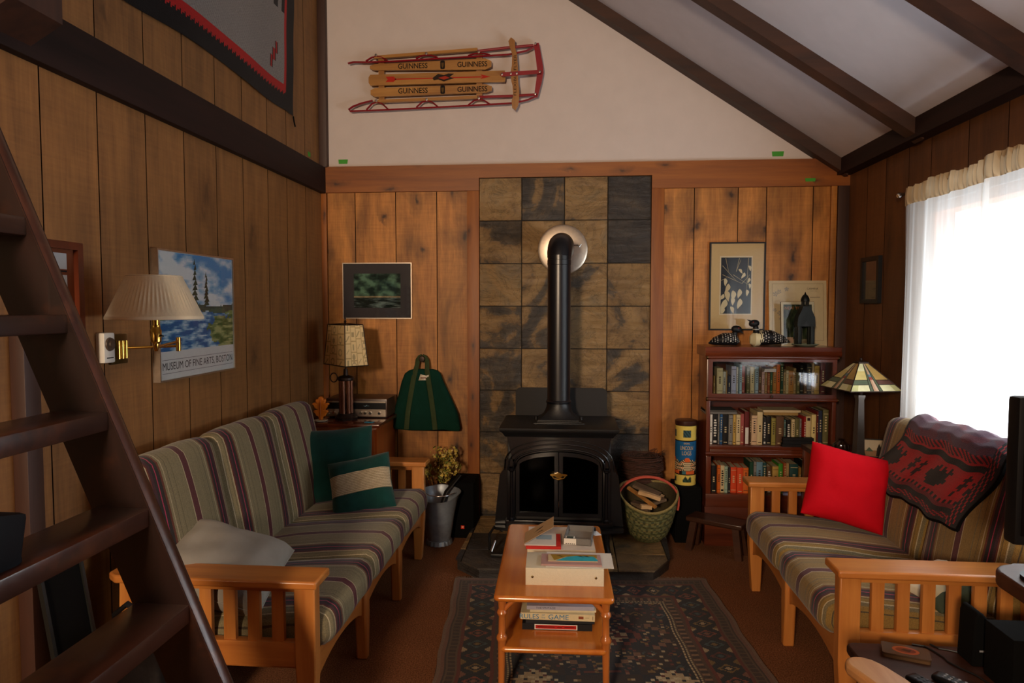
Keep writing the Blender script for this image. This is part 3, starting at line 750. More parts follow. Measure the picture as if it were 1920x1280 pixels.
# ================================================================== SOFAS
def sofa(name, label, xf, sg, y0, y1, n, stripe, group=None):
    """xf: front line, sg: direction of depth, arms centred at y0 and y1, n seats"""
    t = thing(name, label, 'sofa', (xf + sg * .4, (y0 + y1) / 2, 0), 0, group)
    X = lambda d: xf + sg * d
    ln = y1 - y0
    # arms: board, rails, posts, slats
    for ya, s in ((y0, 1), (y1, -1)):
        b = B(); w = .070
        p = [(X(-.022), ya - w), (X(.70), ya - w), (X(.74), ya - w + .03), (X(.74), ya + w - .03), (X(.70), ya + w), (X(-.022), ya + w)]
        b.prism(p, .583, .612, 2); ar = b.build('armrest', M['maple_x'], t)
        mod = ar.modifiers.new('softened_edge', 'BEVEL'); mod.width = .007; mod.segments = 2; mod.limit_method = 'ANGLE'
        b = B(); b.loft([[(X(a), ya - .026, z), (X(c), ya - .026, z), (X(c), ya + .026, z), (X(a), ya + .026, z)] for z, a, c in ((0, .018, .064), (.26, .0, .072), (.30, 0, .075), (.585, 0, .075))])
        lg = b.build('front_leg', M['maple_z'], t); md = lg.modifiers.new('softened_edge', 'BEVEL'); md.width = .005; md.segments = 2; md.limit_method = 'ANGLE'
        b = B(); b.loft([[(X(a), ya - .026, z), (X(c), ya - .026, z), (X(c), ya + .026, z), (X(a), ya + .026, z)] for z, a, c in ((0, .70, .745), (.3, .655, .72), (.585, .645, .71))]); b.build('rear_leg', M['maple_z'], t)
        b = B(); b.bb(X(.07), X(.66), ya - .018, ya + .018, .285, .372, .004); b.build('lower_arm_rail', M['maple_x'], t)
        b = B(); b.bb(X(.07), X(.66), ya - .016, ya + .016, .552, .585, .003); b.build('upper_arm_rail', M['maple_x'], t)
        for i in range(6):
            d = .118 + i * .088
            b = B(); b.bb(X(d), X(d + .044), ya - .011, ya + .011, .365, .56, .003); b.build('arm_slat', M['maple_z'], t)
    seg = ln / n
    # front aprons with a shallow arch, legs between the seats
    for i in range(n):
        a, c = y0 + i * seg + .02, y0 + (i + 1) * seg - .02
        pts = [(a, .20)] + [(lerp(a, c, k / 10), .20 + .055 * math.sin(PI * k / 10) ** .7) for k in range(1, 10)] + [(c, .20), (c, .318), (a, .318)]
        b = B(); b.prism(pts, X(.018), X(.044), 0); b.build('front_apron', M['maple_y'], t)
    for i in range(1, n):
        yc = y0 + i * seg
        pts = [(yc - .03, .30), (yc - .033, .20), (yc - .018, 0), (yc + .018, 0), (yc + .033, .20), (yc + .03, .30), (yc + .02, .327), (yc - .02, .327)]
        b = B(); b.prism(pts, X(.0), X(.05), 0); o = b.build('front_leg', M['maple_z'], t); md = o.modifiers.new('softened_edge', 'BEVEL'); md.width = .008; md.segments = 2; md.limit_method = 'ANGLE'
        b = B(); b.bb(X(.66), X(.71), yc - .025, yc + .025, 0, .30, .004); b.build('rear_leg', M['maple_z'], t)
    b = B(); b.bb(X(.02), X(.66), y0, y1, .270, .292, .003); b.build('seat_deck', M['maple_y'], t)
    b = B(); b.prism([(X(.655), .30), (X(.685), .30), (X(.79), .93), (X(.76), .93)], y0 + .03, y1 - .03, 1); b.build('back_frame', M['maple_y'], t)
    # cushions
    ya, yb = y0 + .035, y1 - .035; cl = (yb - ya) / n
    for i in range(n):
        yc = ya + (i + .5) * cl; sd = rnd.uniform(0, 9)
        sag = lambda q, p, sd=sd: q + Vector((0, 0, .018 * (1 - p[0] ** 2) * (1 - p[1] ** 2) * (1 if p[2] > 0 else 0) + .006 * NZ.noise(Vector((q.x * 6 + sd, q.y * 6, 3)))))
        b = B(); Mx = Matrix.Translation((X(.315), yc, .362)) @ rot('Y', sg * 5.0)
        b.rbox((.70, cl + .008, .145), .058, 12, M=Mx, fn=sag); b.build('seat_cushion', stripe, t, origin=(X(.315), yc, .362))
        pf = lambda q, p, sd=sd: q + Vector(((-sg) * .022 * (1 - p[1] ** 2) * (1 - p[2] ** 2) * (1 if p[0] * sg < 0 else .3), 0, .012 * (1 - p[1] ** 4) * (p[2] > 0) + .006 * NZ.noise(Vector((q.z * 6 + sd, q.y * 6, 5)))))
        b = B(); Mx = Matrix.Translation((X(.69), yc, .665)) @ rot('Y', sg * 11.5)
        b.rbox((.135, cl + .008, .62), .058, 12, M=Mx, fn=pf); b.build('back_cushion', stripe, t, origin=(X(.69), yc, .665))
    return t
sofa('sofa', 'long three-seat sofa with maple arms and striped cushions along the left wall', -.875, -1, 2.275, 4.055, 3, M['stripe_l'])
sofa('loveseat', 'two-seat maple sofa with striped cushions on the right under the window', .978, 1, 2.53, 3.755, 2, M['stripe_r'])

def pillow(name, label, c, w, h, th, eul, mats, colfn=None, seed=1, pinch=.10, group=None, seam=None):
    """local x: width, y: height, z: thickness"""
    t = thing(name, label, 'pillow', c, 0, group)
    Mx = Matrix.Translation(c) @ Euler([R(a) for a in eul], 'XYZ').to_matrix().to_4x4(); n = 26
    def P(u, v, s):
        k = max(0, (1 - u ** 4) * (1 - v ** 4)) ** .55
        px = u * w / 2 * (1 - pinch * (1 - abs(v)) * abs(u) ** 3 * .5 - 0); py = v * h / 2 * (1 - pinch * (1 - abs(u)) * abs(v) ** 3 * .5)
        z = s * th / 2 * k + .010 * NZ.fractal(Vector((u * 2.3 + seed, v * 2.3, s * .6)), 1, 2, 3) * (k > 0) * min(1, k * 2)
        return Mx @ Vector((px, py, z))
    uv = [math.sin(PI / 2 * lerp(-1, 1, i / n)) for i in range(n + 1)]
    b = B()
    for s in (1, -1): b.grid(lambda u, v: P(u, v, s), uv, uv, 0, (lambda i, j: colfn((i + .5) / n, (j + .5) / n)) if colfn else None)
    o = b.build('cover', mats, t)
    bm = bmesh.new(); bm.from_mesh(o.data); bmesh.ops.remove_doubles(bm, verts=bm.verts, dist=.0004); bmesh.ops.recalc_face_normals(bm, faces=bm.faces); bm.to_mesh(o.data); bm.free()
    if seam:
        b = B(); e = [(-1, -1), (1, -1), (1, 1), (-1, 1), (-1, -1)]; pts = []
        for q in range(4):
            for k in range(8): pts.append(P(lerp(e[q][0], e[q + 1][0], k / 8), lerp(e[q][1], e[q + 1][1], k / 8), 1))
        b.tube(pts + [pts[0]], .003, 6); b.build('seam_piping', seam, t)
    return t, P
pillow('throw_pillow', 'large plain dark green corduroy pillow leaning on the far arm of the long sofa', (-1.36, 3.845, .615), .45, .44, .15, (74, -5, 3), M['green'], seed=2)
t, P = pillow('throw_pillow', 'smaller dark green pillow with a broad beige knitted band on the long sofa', (-1.135, 3.63, .562), .345, .315, .12, (62, -11, 10), M['green'], seed=5)
b = B(); n = 24
b.grid(lambda u, v: P(u, v, 1) + (P(u, v, 1) - P(u, v, -1)).normalized() * .004, [lerp(-.985, .985, i / n) for i in range(n + 1)], [lerp(-.30, .42, j / 26) for j in range(27)], 0, lambda i, j: '#c9b89a' if j % 2 else '#9f8d70')
b.build('knitted_band', M['wool'], t)
pillow('throw_pillow', 'pale grey linen pillow at the near end of the long sofa beside the ladder', (-1.335, 2.49, .545), .44, .40, .19, (14, 16, 8), M['grey_pillow'], seed=9, seam=M['grey_pillow'])
pillow('throw_pillow', 'bright red square pillow at the far end of the two-seat sofa', (1.385, 3.50, .645), .385, .375, .14, (66, 13, -8), M['red'], seed=12)
pillow('throw_pillow', 'small pale pillow wedged behind the near arm of the two-seat sofa', (1.44, 2.72, .468), .25, .23, .09, (10, -12, 20), M['print'], colfn=lambda u, v: '#ddd3bc' if v > .45 else ('#3e4637' if v < .3 else '#b9ab8b'), seed=14)

def blanket():
    t = thing('folded_blanket', 'red and black wool blanket draped over the back of the two-seat sofa', 'blanket', (1.70, 3.2, .66))
    n1, n2 = 96, 120
    # profile over the cushion: front hem -> up the front -> over the top -> down behind
    prof = [(1.580, .635), (1.596, .70), (1.613, .78), (1.628, .86), (1.642, .935), (1.660, .975), (1.69, .998), (1.725, 1.005), (1.755, .99), (1.775, .95), (1.779, .90)]
    L = [0]
    for a, c in zip(prof, prof[1:]): L.append(L[-1] + math.dist(a, c))
    def at(s):
        s *= L[-1]
        for k in range(len(L) - 1):
            if s <= L[k + 1] + 1e-9:
                q = (s - L[k]) / (L[k + 1] - L[k]); return lerp(prof[k][0], prof[k + 1][0], q), lerp(prof[k][1], prof[k + 1][1], q)
    bear = ["..#.#..#.", ".##.##.##", ".#######.", "########.", "#########", "#########", ".#######.", "..#####.."]
    tree = ["...#.....", "..###..#.", "...#..###", "..###..#.", "..##..##.", "...#..###", "..#...##.", "..#....#."]
    def col(i, j):
        s = (j + .5) / n2; y = (i + .5) / n1; red, blk, mau = '#a0161f', '#120d12', '#4e2e42'
        if y > .965 or y < .02: return blk
        if y > .90: return blk if (j // 4 + i) % 3 else red
        def band(a, c): return a <= s < c
        if s < .035: return blk
        if band(.035, .075): return red if (i // 2 + j) % 3 == 0 else '#3a1018'
        if band(.075, .12): return blk
        if band(.12, .15): return '#6a1420'
        if band(.15, .185): return blk if i % 4 < 2 else red
        if band(.215, .41):
            r = int((.41 - s) / .195 * 8); c = (i // 2) % 24
            g = bear if c < 12 else tree; c = (c % 12)
            if c < 9 and g[min(7, r)][c] == '#': return blk if g is bear else '#2a0f16'
            return '#a8141c'
        if band(.44, .49): return blk
        if band(.51, .57): return '#2a1520' if (i + j) % 4 < 2 else red
        if s > .57: return mau if NZ.noise(Vector((i * .09, j * .12, 0))) < .12 else '#5c2436'
        return '#a0161e'
    def P(y, s):
        x, z = at(s); w = .006 * math.sin(y * 14 + s * 3) + .004 * math.sin(y * 31)
        k = 1 - s
        q = min(1, s / .55); q = q * q * (3 - 2 * q); yy = lerp(lerp(3.73, 3.45, q), lerp(2.86, 2.69, q), y)
        bulge = .010 + .012 * math.exp(-((y - .62) / .10) ** 2) * (s > .45) * min(1, (s - .45) * 5)
        return (x - .012 * k + w * .6, yy, z + bulge * (.4 + s) + w)
    b = B(); ys = [i / n1 for i in range(n1 + 1)]; ss = [j / n2 for j in range(n2 + 1)]
    b.grid(P, ys, ss, 0, col); o = b.build('blanket_weave', M['wool'], t)
    md = o.modifiers.new('thickness', 'SOLIDIFY'); md.thickness = .014; md.offset = 0
    b = B(); b.tube([Vector(P(i / 40, 0)) for i in range(41)], .008, 8); b.tube([Vector(P(1, j / 40)) for j in range(41)], .008, 8); b.build('bound_edge', M['matt'], t)
blanket()

# ================================================================== CORNER CABINET AND WHAT STANDS ON IT
CT = .795
def cabinet():
    t = thing('corner_cabinet', 'cherry wood cabinet in the back left corner behind the long sofa', 'cabinet', (-1.46, 4.46, 0))
    b = B(); b.bb(-1.70, -1.225, 4.245, 4.70, .05, .772, .003); b.build('body', M['cherry'], t)
    b = B(); b.bb(-1.725, -1.20, 4.215, 4.72, .772, CT, .006); b.build('top', M['cherry_top'], t)
    b = B(); b.bb(-1.70, -1.225, 4.25, 4.69, 0, .05, .003); b.build('plinth', M['cherry_top'], t)
    b = B(); b.bb(-1.685, -1.24, 4.228, 4.246, .60, .755, .004); d = b.build('drawer', M['cherry'], t)
    b = B(); b.tube([(-1.50, 4.222, .69), (-1.485, 4.205, .682), (-1.44, 4.205, .682), (-1.425, 4.222, .69)], .006, 8); b.prism([(-1.51, .675), (-1.415, .675), (-1.43, .712), (-1.495, .712)], 4.222, 4.228, 1); b.build('drawer_pull', M['bronze'], d)
    for a, c in ((-1.685, -1.467), (-1.458, -1.24)):
        b = B(); b.bb(a, c, 4.228, 4.246, .07, .59, .004); d = b.build('door', M['cherry'], t)
        b = B(); x = c - .03 if a < -1.6 else a + .03; b.lathe([(.001, -.022), (.012, -.018), (.012, -.01), (.005, -.004), (.006, 0)], (x, 4.228, .40), 14, 1); b.build('door_knob', M['bronze'], d)
cabinet()
def receiver():
    t = thing('stereo_receiver', 'vintage stereo receiver with a silver front in a walnut case on the corner cabinet', 'stereo', (-1.43, 4.58, CT))
    b = B(); b.bb(-1.635, -1.215, 4.46, 4.715, CT + .006, .925, .004); b.build('wooden_case', M['darkwood'], t)
    F = frame((-1.635, 4.459, CT), (1, 0, 0), (0, 0, 1))
    b = B(); slab(b, F, .008, .012, .412, .060, .0, .006); fp = b.build('faceplate', M['steel'], t)
    b = B(); slab(b, F, .008, .060, .412, .104, .0, .003); b.build('dial_glass', M['black'], t)
    b = B(); slab(b, F, .008, .104, .412, .114, .0, .006); b.build('upper_strip', M['steel'], t)
    for u in (.03, .06, .10, .245, .275, .31, .372):
        b = B(); b.lathe([(.001, -.018), (.009, -.018), (.010, -.004), (.010, 0)], F(u, .036, .006), 16, 1); b.build('knob', M['chrome'], fp)
    b = B(); b.rect(F, .26, .082, .30, .0835, .0035, 0, '#8fb0b8'); b.poly(F, [(.268, .078), (.284, .09), (.286, .088), (.270, .076)], .0036, 0, '#9ec4cc'); b.build('dial_marking', M['print'], t)
    b = B(); b.bb(-1.62, -1.23, 4.48, 4.70, CT, CT + .006); b.build('foot', M['black'], t)
receiver()
def shade_face(b, A, Bt, C_, D, n=22, m=22, seed=0):
    """printed parchment panel between bottom edge A-B and top edge D-C"""
    A, Bt, C_, D = map(Vector, (A, Bt, C_, D)); r2 = random.Random(seed); boxes = []
    x = 0
    while x < n - 2:
        w = r2.choice((8, 10, 12)); y = r2.randint(-3, 0)
        while y < m:
            h = r2.choice((7, 9, 12)); boxes.append((x, y, x + w, y + h)); y += h
        x += w
    def col(i, j):
        for (x0, y0, x1, y1) in boxes:
            if x0 <= i < x1 and y0 <= j < y1:
                if i == x0 or j == y0: return '#b99d6a'
                cx, cy = (x0 + x1) / 2, (y0 + y1) / 2
                k = (x0 * 7 + y0 * 3) % 4; d = math.hypot(i + .5 - cx, (j + .5 - cy))
                if k == 0 and d < 2.4: return '#a8946a'
                if k == 1 and abs(i + .5 - cx) < 1.0 and abs(j + .5 - cy) < 3: return '#a8966c'
                if k == 2 and abs((i + .5 - cx) - (j + .5 - cy)) < .9 and d < 3.4: return '#ab956a'
                if k == 3 and abs(d - 2.6) < .6: return '#b09a70'
                return '#e0c48e'
        return '#e0c48e'
    b.grid(lambda u, v: A.lerp(Bt, u).lerp(D.lerp(C_, u), v), [i / n for i in range(n + 1)], [j / m for j in range(m + 1)], 0, col)
def table_lamp():
    cx, cy = -1.475, 4.40
    t = thing('table_lamp', 'table lamp with a square printed parchment shade and clustered column base on the cabinet', 'lamp', (cx, cy, CT))
    def sq(h, z):   # half diagonal directions measured in the picture
        a, c = h * .22, h * .115
        L = Vector((-(a + c) / 2, (a - c) / 2, 0)); N_ = Vector(((a - c) / 2, -(a + c) / 2, 0))
        return [Vector((cx, cy, z)) + v for v in (L, N_, -L, -N_)]
    bo, to = sq(1.0, 1.160), sq(.79, 1.425)
    b = B()
    for k in range(4): shade_face(b, bo[k], bo[(k + 1) % 4], to[(k + 1) % 4], to[k], 34 if k % 2 == 0 else 30, 34, k + 3)
    sh = b.build('lampshade', M['parch'], t)
    b = B()
    for k in range(4):
        b.tube([bo[k], to[k]], .0032, 6); b.tube([bo[k], bo[(k + 1) % 4]], .0036, 6); b.tube([to[k], to[(k + 1) % 4]], .0032, 6)
        b.tube([to[k], Vector((cx, cy, 1.435))], .002, 6)
    b.build('shade_wire', M['bronze'], sh)
    b = B(); b.lathe([(.006, 1.10), (.006, 1.44), (.010, 1.445), (.004, 1.455), (.007, 1.47), (.003, 1.49), (.001, 1.495)], (cx, cy, 0), 12); b.build('stem', M['bronze'], t)
    b = B(); b.lathe([(.075, CT), (.078, .81), (.070, .815), (.066, .825), (.058, .83), (.055, .838)], (cx, cy, 0), 8); b.build('base', M['bronze'], t)
    for k in range(6):
        a = R(60 * k + 15); b = B(); b.lathe([(.0135, .83), (.0135, 1.06), (.001, 1.062)], (cx + .033 * math.cos(a), cy + .033 * math.sin(a), 0), 14); b.build('column', M['copper'], t)
    b = B(); b.lathe([(.050, 1.055), (.054, 1.06), (.054, 1.075), (.040, 1.085), (.016, 1.09), (.014, 1.13), (.001, 1.132)], (cx, cy, 0), 20); b.build('cap', M['bronze'], t)
    b = B(); b.tube([(cx - .075 + .024 * math.cos(R(a)), cy - .02, 1.075 + .030 * math.sin(R(a))) for a in range(0, 361, 20)], .004, 8); b.build('ring_handle', M['bronze'], t)
M['parch'] = painted('printed_parchment', .8, var=.08)
M['copper'] = plain('copper_brown_column', '#8a5a42', .32, .7, .2)
table_lamp()
def leaf():
    t = thing('leaf_candle', 'orange oak-leaf candle on a small pale dish on the corner cabinet', 'candle', (-1.615, 4.31, CT))
    half = [(.010, .0), (.014, .02), (.030, .026), (.036, .042), (.050, .05), (.044, .062), (.024, .066), (.040, .078), (.046, .094), (.058, .104), (.046, .112), (.026, .108), (.034, .122), (.030, .136), (.018, .134), (.012, .150), (.0, .154)]
    pts = [(-1.615 + x, CT + .010 + z) for x, z in half] + [(-1.615 - x, CT + .010 + z) for x, z in half[::-1][1:]]
    b = B(); b.prism(pts, 4.30, 4.326, 1); o = b.build('leaf', M['wax'], t); md = o.modifiers.new('softened_edge', 'BEVEL'); md.width = .005; md.segments = 3; md.limit_method = 'ANGLE'
    b = B(); b.tube([(-1.615, 4.298, CT + .015), (-1.613, 4.297, .94)], .002, 6); b.build('leaf_vein', plain('dark_wax', '#b85a14', .5), t)
    b = B(); b.lathe([(.030, CT), (.042, CT + .004), (.044, CT + .010), (.038, CT + .009), (.001, CT + .007)], (-1.615, 4.313, 0), 24); b.build('dish', plain('cream_dish', '#d8c8a8', .4), t)
leaf()
b = B(); b.poly(lambda u, v, w: Vector((u, v, CT + .004 + w)), [(-1.315, 4.29), (-1.275, 4.282), (-1.27, 4.30), (-1.285, 4.315), (-1.30, 4.31)]); b.loft([[(-1.318, 4.285, z), (-1.262, 4.28, z), (-1.258, 4.31, z), (-1.31, 4.318, z)] for z in (CT, CT + .004)])
tag(b.build('trinket', plain('cyan_enamel', '#2fa6c8', .3)), 'small bright blue trinket lying on the cabinet in front of the stereo', 'trinket')

# ------------------------------------------------------------------ left part of the back wall
def small_picture():
    F = frame((0, YB, 0), (1, 0, 0), (0, 0, 1)); u0, u1, v0, v1 = -1.60, -1.103, 1.458, 1.851
    t = thing('framed_picture', 'silver-framed dark landscape picture with a black mat on the back wall above the lamp', 'picture', (-1.35, YB, 1.458))
    b = B(); frame_bars(b, F, u0, v0, u1, v1, .006, .001, .026); b.build('picture_frame', M['steel'], t)
    b = B(); slab(b, F, u0 + .004, v0 + .004, u1 - .004, v1 - .004, .001, .018, col='#4a4446'); b.build('mat_board', M['print'], t)
    def art(x, y):
        n = fbm(x * 2, y * 2, 2.6, 5, 1.7)
        if y > .34: return hexmix('#1a2c26', '#6f9276', .45 + 1.0 * n + .25 * (y < .5))
        if y > .30: return hexmix('#8d7a5c', '#c8b48c', .5 + n)
        return hexmix('#141c1a', '#7a8a84', .3 + 1.2 * fbm(x * 1.2, y * 7, 4, 4, 5.5))
    b = B(); picture_grid(b, F, -1.52, 1.535, -1.185, 1.775, 90, 64, art, .0185); b.build('print', M['print'], t)
    b = B(); slab(b, F, u0 + .005, v0 + .005, u1 - .005, v1 - .005, .0215, .0225); b.build('glass', M['pane'], t)
small_picture()
def log_bag():
    t = thing('log_carrier_bag', 'dark green canvas log carrier bag hanging from a peg on the back wall', 'bag', (-1.0, 4.70, .68))
    rows = [(.683, -1.235, -.760, .040), (.70, -1.243, -.752, .050), (.80, -1.228, -.772, .048), (.92, -1.198, -.825, .040), (1.02, -1.172, -.872, .032), (1.075, -1.148, -.893, .026), (1.10, -1.115, -.918, .018), (1.108, -1.08, -.95, .008)]
    b = B(); rings = []
    for z, a, c, th in rows:
        n = 24; ring = []
        for k in range(n):
            an = 2 * PI * k / n; ca, sa = math.cos(an), math.sin(an)
            x = (a + c) / 2 + (c - a) / 2 * math.copysign(abs(ca) ** .5, ca); y = 4.695 + th * math.copysign(abs(sa) ** .6, sa) + .006 * math.sin(x * 26 + z * 8)
            ring.append((x, min(y, YB - .004), z + .006 * math.sin(x * 19) * (z < .75)))
        rings.append(ring)
    b.loft(rings); b.build('canvas_body', M['green2'], t)
    for s, xs in ((-1, (-1.128, -1.118, -1.10, -1.08, -1.068)), (1, (-.925, -.937, -.955, -.975, -.987))):
        pts = [(x, 4.695 - th - .006, z) for x, z, th in zip(xs, (.69, .80, .92, 1.04, 1.10), (.050, .048, .040, .030, .014))] + [(-1.025 + s * .036, 4.69, 1.135), (-1.025 + s * .032, 4.695, 1.17), (-1.025 + s * .018, 4.697, 1.19), (-1.025, 4.697, 1.197)]
        b = B(); b.tube(pts, [(.017, .003)] * 5 + [(.016, .004)] * 4, 8, up=(0, 1, 0)); b.build('webbing_strap', M['strap'], t)
    F = frame((0, 4.664, 0), (1, 0, 0), (0, 0, 1)); b = B(); b.poly(F, [(-1.045, 1.030), (-.975, 1.032), (-.972, 1.07), (-.99, 1.064), (-1.01, 1.068), (-1.03, 1.075)], .004, 0, '#d8cbb4'); b.rect(F, -1.03, 1.045, -.99, 1.052, .0045, 0, '#7a3a30')
    o = b.build('sewn_label', M['print'], t); md = o.modifiers.new('thickness', 'SOLIDIFY'); md.thickness = .002
    t2 = thing('wall_peg', 'dark round wall peg holding the green canvas bag', 'peg', (-1.025, YB, 1.175))
    b = B(); b.lathe([(.010, 0), (.010, -.05), (.020, -.052), (.022, -.06), (.018, -.068), (.001, -.070)], (-1.025, YB, 1.178), 16, 1); b.build('knob', M['bronze'], t2)
    b = B(); b.lathe([(.024, 0), (.024, -.006), (.012, -.010)], (-1.025, YB, 1.178), 18, 1); b.build('rosette', M['bronze'], t2)
log_bag()
# ================================================================== HEARTH AND STOVE
HZ = .07
def clip(poly, a, c):
    """keep the part of poly left of the line a->c"""
    out = []; n = len(poly)
    s = lambda p: (c[0] - a[0]) * (p[1] - a[1]) - (c[1] - a[1]) * (p[0] - a[0])
    for i in range(n):
        p, q = poly[i], poly[(i + 1) % n]; sp_, sq_ = s(p), s(q)
        if sp_ >= 0: out.append(p)
        if sp_ * sq_ < 0:
            k = sp_ / (sp_ - sq_); out.append((lerp(p[0], q[0], k), lerp(p[1], q[1], k)))
    return out
def hearth():
    t = thing('hearth', 'low slate-tiled hearth platform with clipped corners under the black stove', 'hearth', (0, 4.25, 0))
    P = [(-.503, 3.765), (.477, 3.815), (.590, 4.01), (.645, 4.71), (-.625, 4.71), (-.65, 3.905)]
    b = B(); b.prism(P, 0, HZ - .010, 2); b.build('base', M['slate2'], t)
    b = B(); s = .30; Q = [(x * 1.012 - 0.0, y if y > 4.6 else y - .012) for x, y in P]
    for i in range(-3, 3):
        for j in range(0, 4):
            x0, y0 = -.02 + i * s, 3.75 + j * s
            c = [(x0 + .003, y0 + .003), (x0 + s - .003, y0 + .003), (x0 + s - .003, y0 + s - .003), (x0 + .003, y0 + s - .003)]
            for k in range(len(Q)): c = clip(c, Q[k], Q[(k + 1) % len(Q)]) if c else c
            if len(c) >= 3: b.prism(c, HZ - .010, HZ - .001 + rnd.random() * .002, 2, r=rnd.random() * .75)
    b.build('slate_top', M['slate2'], t)
hearth()

def stove():
    t = thing('wood_stove', 'black cast-iron wood stove with a tall black stovepipe on the slate hearth', 'stove', (-.06, 4.2, HZ))
    xl, xr, yf = -.366, .249, 4.0
    xc = (xl + xr) / 2
    b = B(); b.bb(xl, xr, yf + .03, 4.41, .25, .79, .01); b.build('firebox', M['iron'], t)
    # top plate with stepped rim, raised griddle plate
    b = B()
    b.loft([[(xl - .010, yf - .005, .775), (xr + .010, yf - .005, .775), (xr + .010, 4.42, .775), (xl - .010, 4.42, .775)], [(xl - .020, yf - .012, .79), (xr + .020, yf - .012, .79), (xr + .020, 4.43, .79), (xl - .020, 4.43, .79)],
            [(xl - .028, yf - .024, .802), (xr + .028, yf - .024, .802), (xr + .028, 4.43, .802), (xl - .028, 4.43, .802)], [(xl - .045, yf - .032, .818), (xr + .045, yf - .032, .818), (xr + .045, 4.44, .818), (xl - .045, 4.44, .818)],
            [(xl - .045, yf - .032, .829), (xr + .045, yf - .032, .829), (xr + .045, 4.44, .829), (xl - .045, 4.44, .829)], [(xl - .030, yf - .014, .835), (xr + .030, yf - .014, .835), (xr + .030, 4.43, .835), (xl - .030, 4.43, .835)]])
    b.build('top_plate', M['iron'], t)
    b = B(); b.bb(xc - .155, xc + .155, 4.09, 4.38, .834, .842, .003); b.bb(xc - .135, xc + .135, 4.11, 4.36, .842, .848, .002); b.build('griddle_plate', M['iron'], t)
    # front casting: frieze with arched opening
    def arch(x0, x1, zs, zt, n=18):
        c, rx = (x0 + x1) / 2, (x1 - x0) / 2
        return [(c + rx * math.cos(PI * k / n), zs + (zt - zs) * math.sin(PI * k / n) ** .62) for k in range(n + 1)]
    def arch_frame(b, x0, x1, z0, zs, zt, t_, ya, yb, bottom=True):
        outer = [(x1, z0)] + arch(x0, x1, zs, zt) + [(x0, z0)]
        inner = [(x1 - t_, z0 + (t_ if bottom else 0))] + arch(x0 + t_, x1 - t_, zs, zt - t_) + [(x0 + t_, z0 + (t_ if bottom else 0))]
        n = len(outer)
        vs = [(p[0], y, p[1]) for y in (ya, yb) for p in outer] + [(p[0], y, p[1]) for y in (ya, yb) for p in inner]
        fs = []
        for k in range(n if bottom else n - 1):
            j = (k + 1) % n
            fs += [(k, j, 2 * n + j, 2 * n + k), (k, j, n + j, n + k), (2 * n + k, 2 * n + j, 3 * n + j, 3 * n + k), (n + k, n + j, 3 * n + j, 3 * n + k)]
        b.add(vs, fs)
    ax0, ax1 = -.316, .200
    # spandrel panel above and beside the arch
    b = B(); ar = arch(ax0, ax1, .575, .694)
    poly = [(xr, .26), (xr, .775), (xl, .775), (xl, .26), (ax0, .26)] + ar[::-1] + [(ax1, .26)]
    n = len(poly)
    # triangulate as strips: left, right, top
    for sx, ex in ((xl, ax0), (ax1, xr)): b.bb(sx, ex, yf - .004, yf + .04, .25, .60, .004)
    vs = []; fs = []
    for y in (yf - .004, yf + .03):
        for p in ar: vs += [(p[0], y, p[1]), (lerp(xl, xr, (p[0] - ax0) / (ax1 - ax0)), y, .775)]
    m = len(ar)
    for k in range(m - 1):
        fs += [(2 * k, 2 * k + 1, 2 * k + 3, 2 * k + 2), (2 * m + 2 * k, 2 * m + 2 * k + 1, 2 * m + 2 * k + 3, 2 * m + 2 * k + 2), (2 * k, 2 * k + 2, 2 * m + 2 * k + 2, 2 * m + 2 * k)]
    b.add(vs, fs); b.bb(xl, ax0 + .002, yf - .004, yf + .03, .575, .64); b.bb(ax1 - .002, xr, yf - .004, yf + .03, .575, .64)
    b.build('front_casting', M['enamel'], t)
    b = B()
    for off, r in ((.012, .006), (.040, .004), (.066, .003)):
        A = arch(ax0 - off, ax1 + off, .575, .694 + off); b.tube([(p[0], yf - .006, p[1]) for p in A], r, 8, up=(0, 1, 0))
    b.build('arch_moulding', M['enamel'], t)
    for sx in (ax0 - .022, ax1 + .022):
        b = B(); b.lathe([(.018, .27), (.018, .285), (.011, .292), (.011, .565), (.018, .572), (.019, .585), (.012, .59), (.001, .591)], (sx, yf - .002, 0), 16); b.build('column', M['enamel'], t)
    # two doors with smoked glass
    b = B(); b.bb(ax0 + .01, ax1 - .01, yf + .028, yf + .034, .275, .69); b.build('door_backing', M['shield'], t)
    for s in (-1, 1):
        x0, x1 = (ax0 + .004, xc - .003) if s < 0 else (xc + .003, ax1 - .004)
        A = arch(ax0 + .004, ax1 - .004, .572, .688, 24); top = [p for p in A if (p[0] <= x1 + 1e-6 and p[0] >= x0 - 1e-6)]
        ztop = lambda x: .572 + .116 * max(0.0, 1 - ((x - xc) / ((ax1 - ax0) / 2 - .004)) ** 2) ** .31
        xs = [lerp(x0, x1, k / 14) for k in range(15)]; xi = [lerp(x0 + .022, x1 - .022, k / 14) for k in range(15)]
        out = [(x, ztop(x)) for x in xs] + [(x1, .30), (x0, .30)]
        inn = [(x, ztop(x) - .024) for x in xi] + [(x1 - .022, .324), (x0 + .022, .324)]
        n = len(out); b = B()
        vs = [(p[0], y, p[1]) for y in (yf - .010, yf + .020) for p in out] + [(p[0], y, p[1]) for y in (yf - .010, yf + .020) for p in inn]; fs = []
        for k in range(n):
            j = (k + 1) % n; fs += [(k, j, 2 * n + j, 2 * n + k), (k, j, n + j, n + k), (2 * n + k, 2 * n + j, 3 * n + j, 3 * n + k), (n + k, n + j, 3 * n + j, 3 * n + k)]
        b.add(vs, fs); d = b.build('door', M['enamel'], t)
        b = B(); b.prism(inn, yf + .004, yf + .008, 1); b.build('door_glass', M['stoveglass'], d)
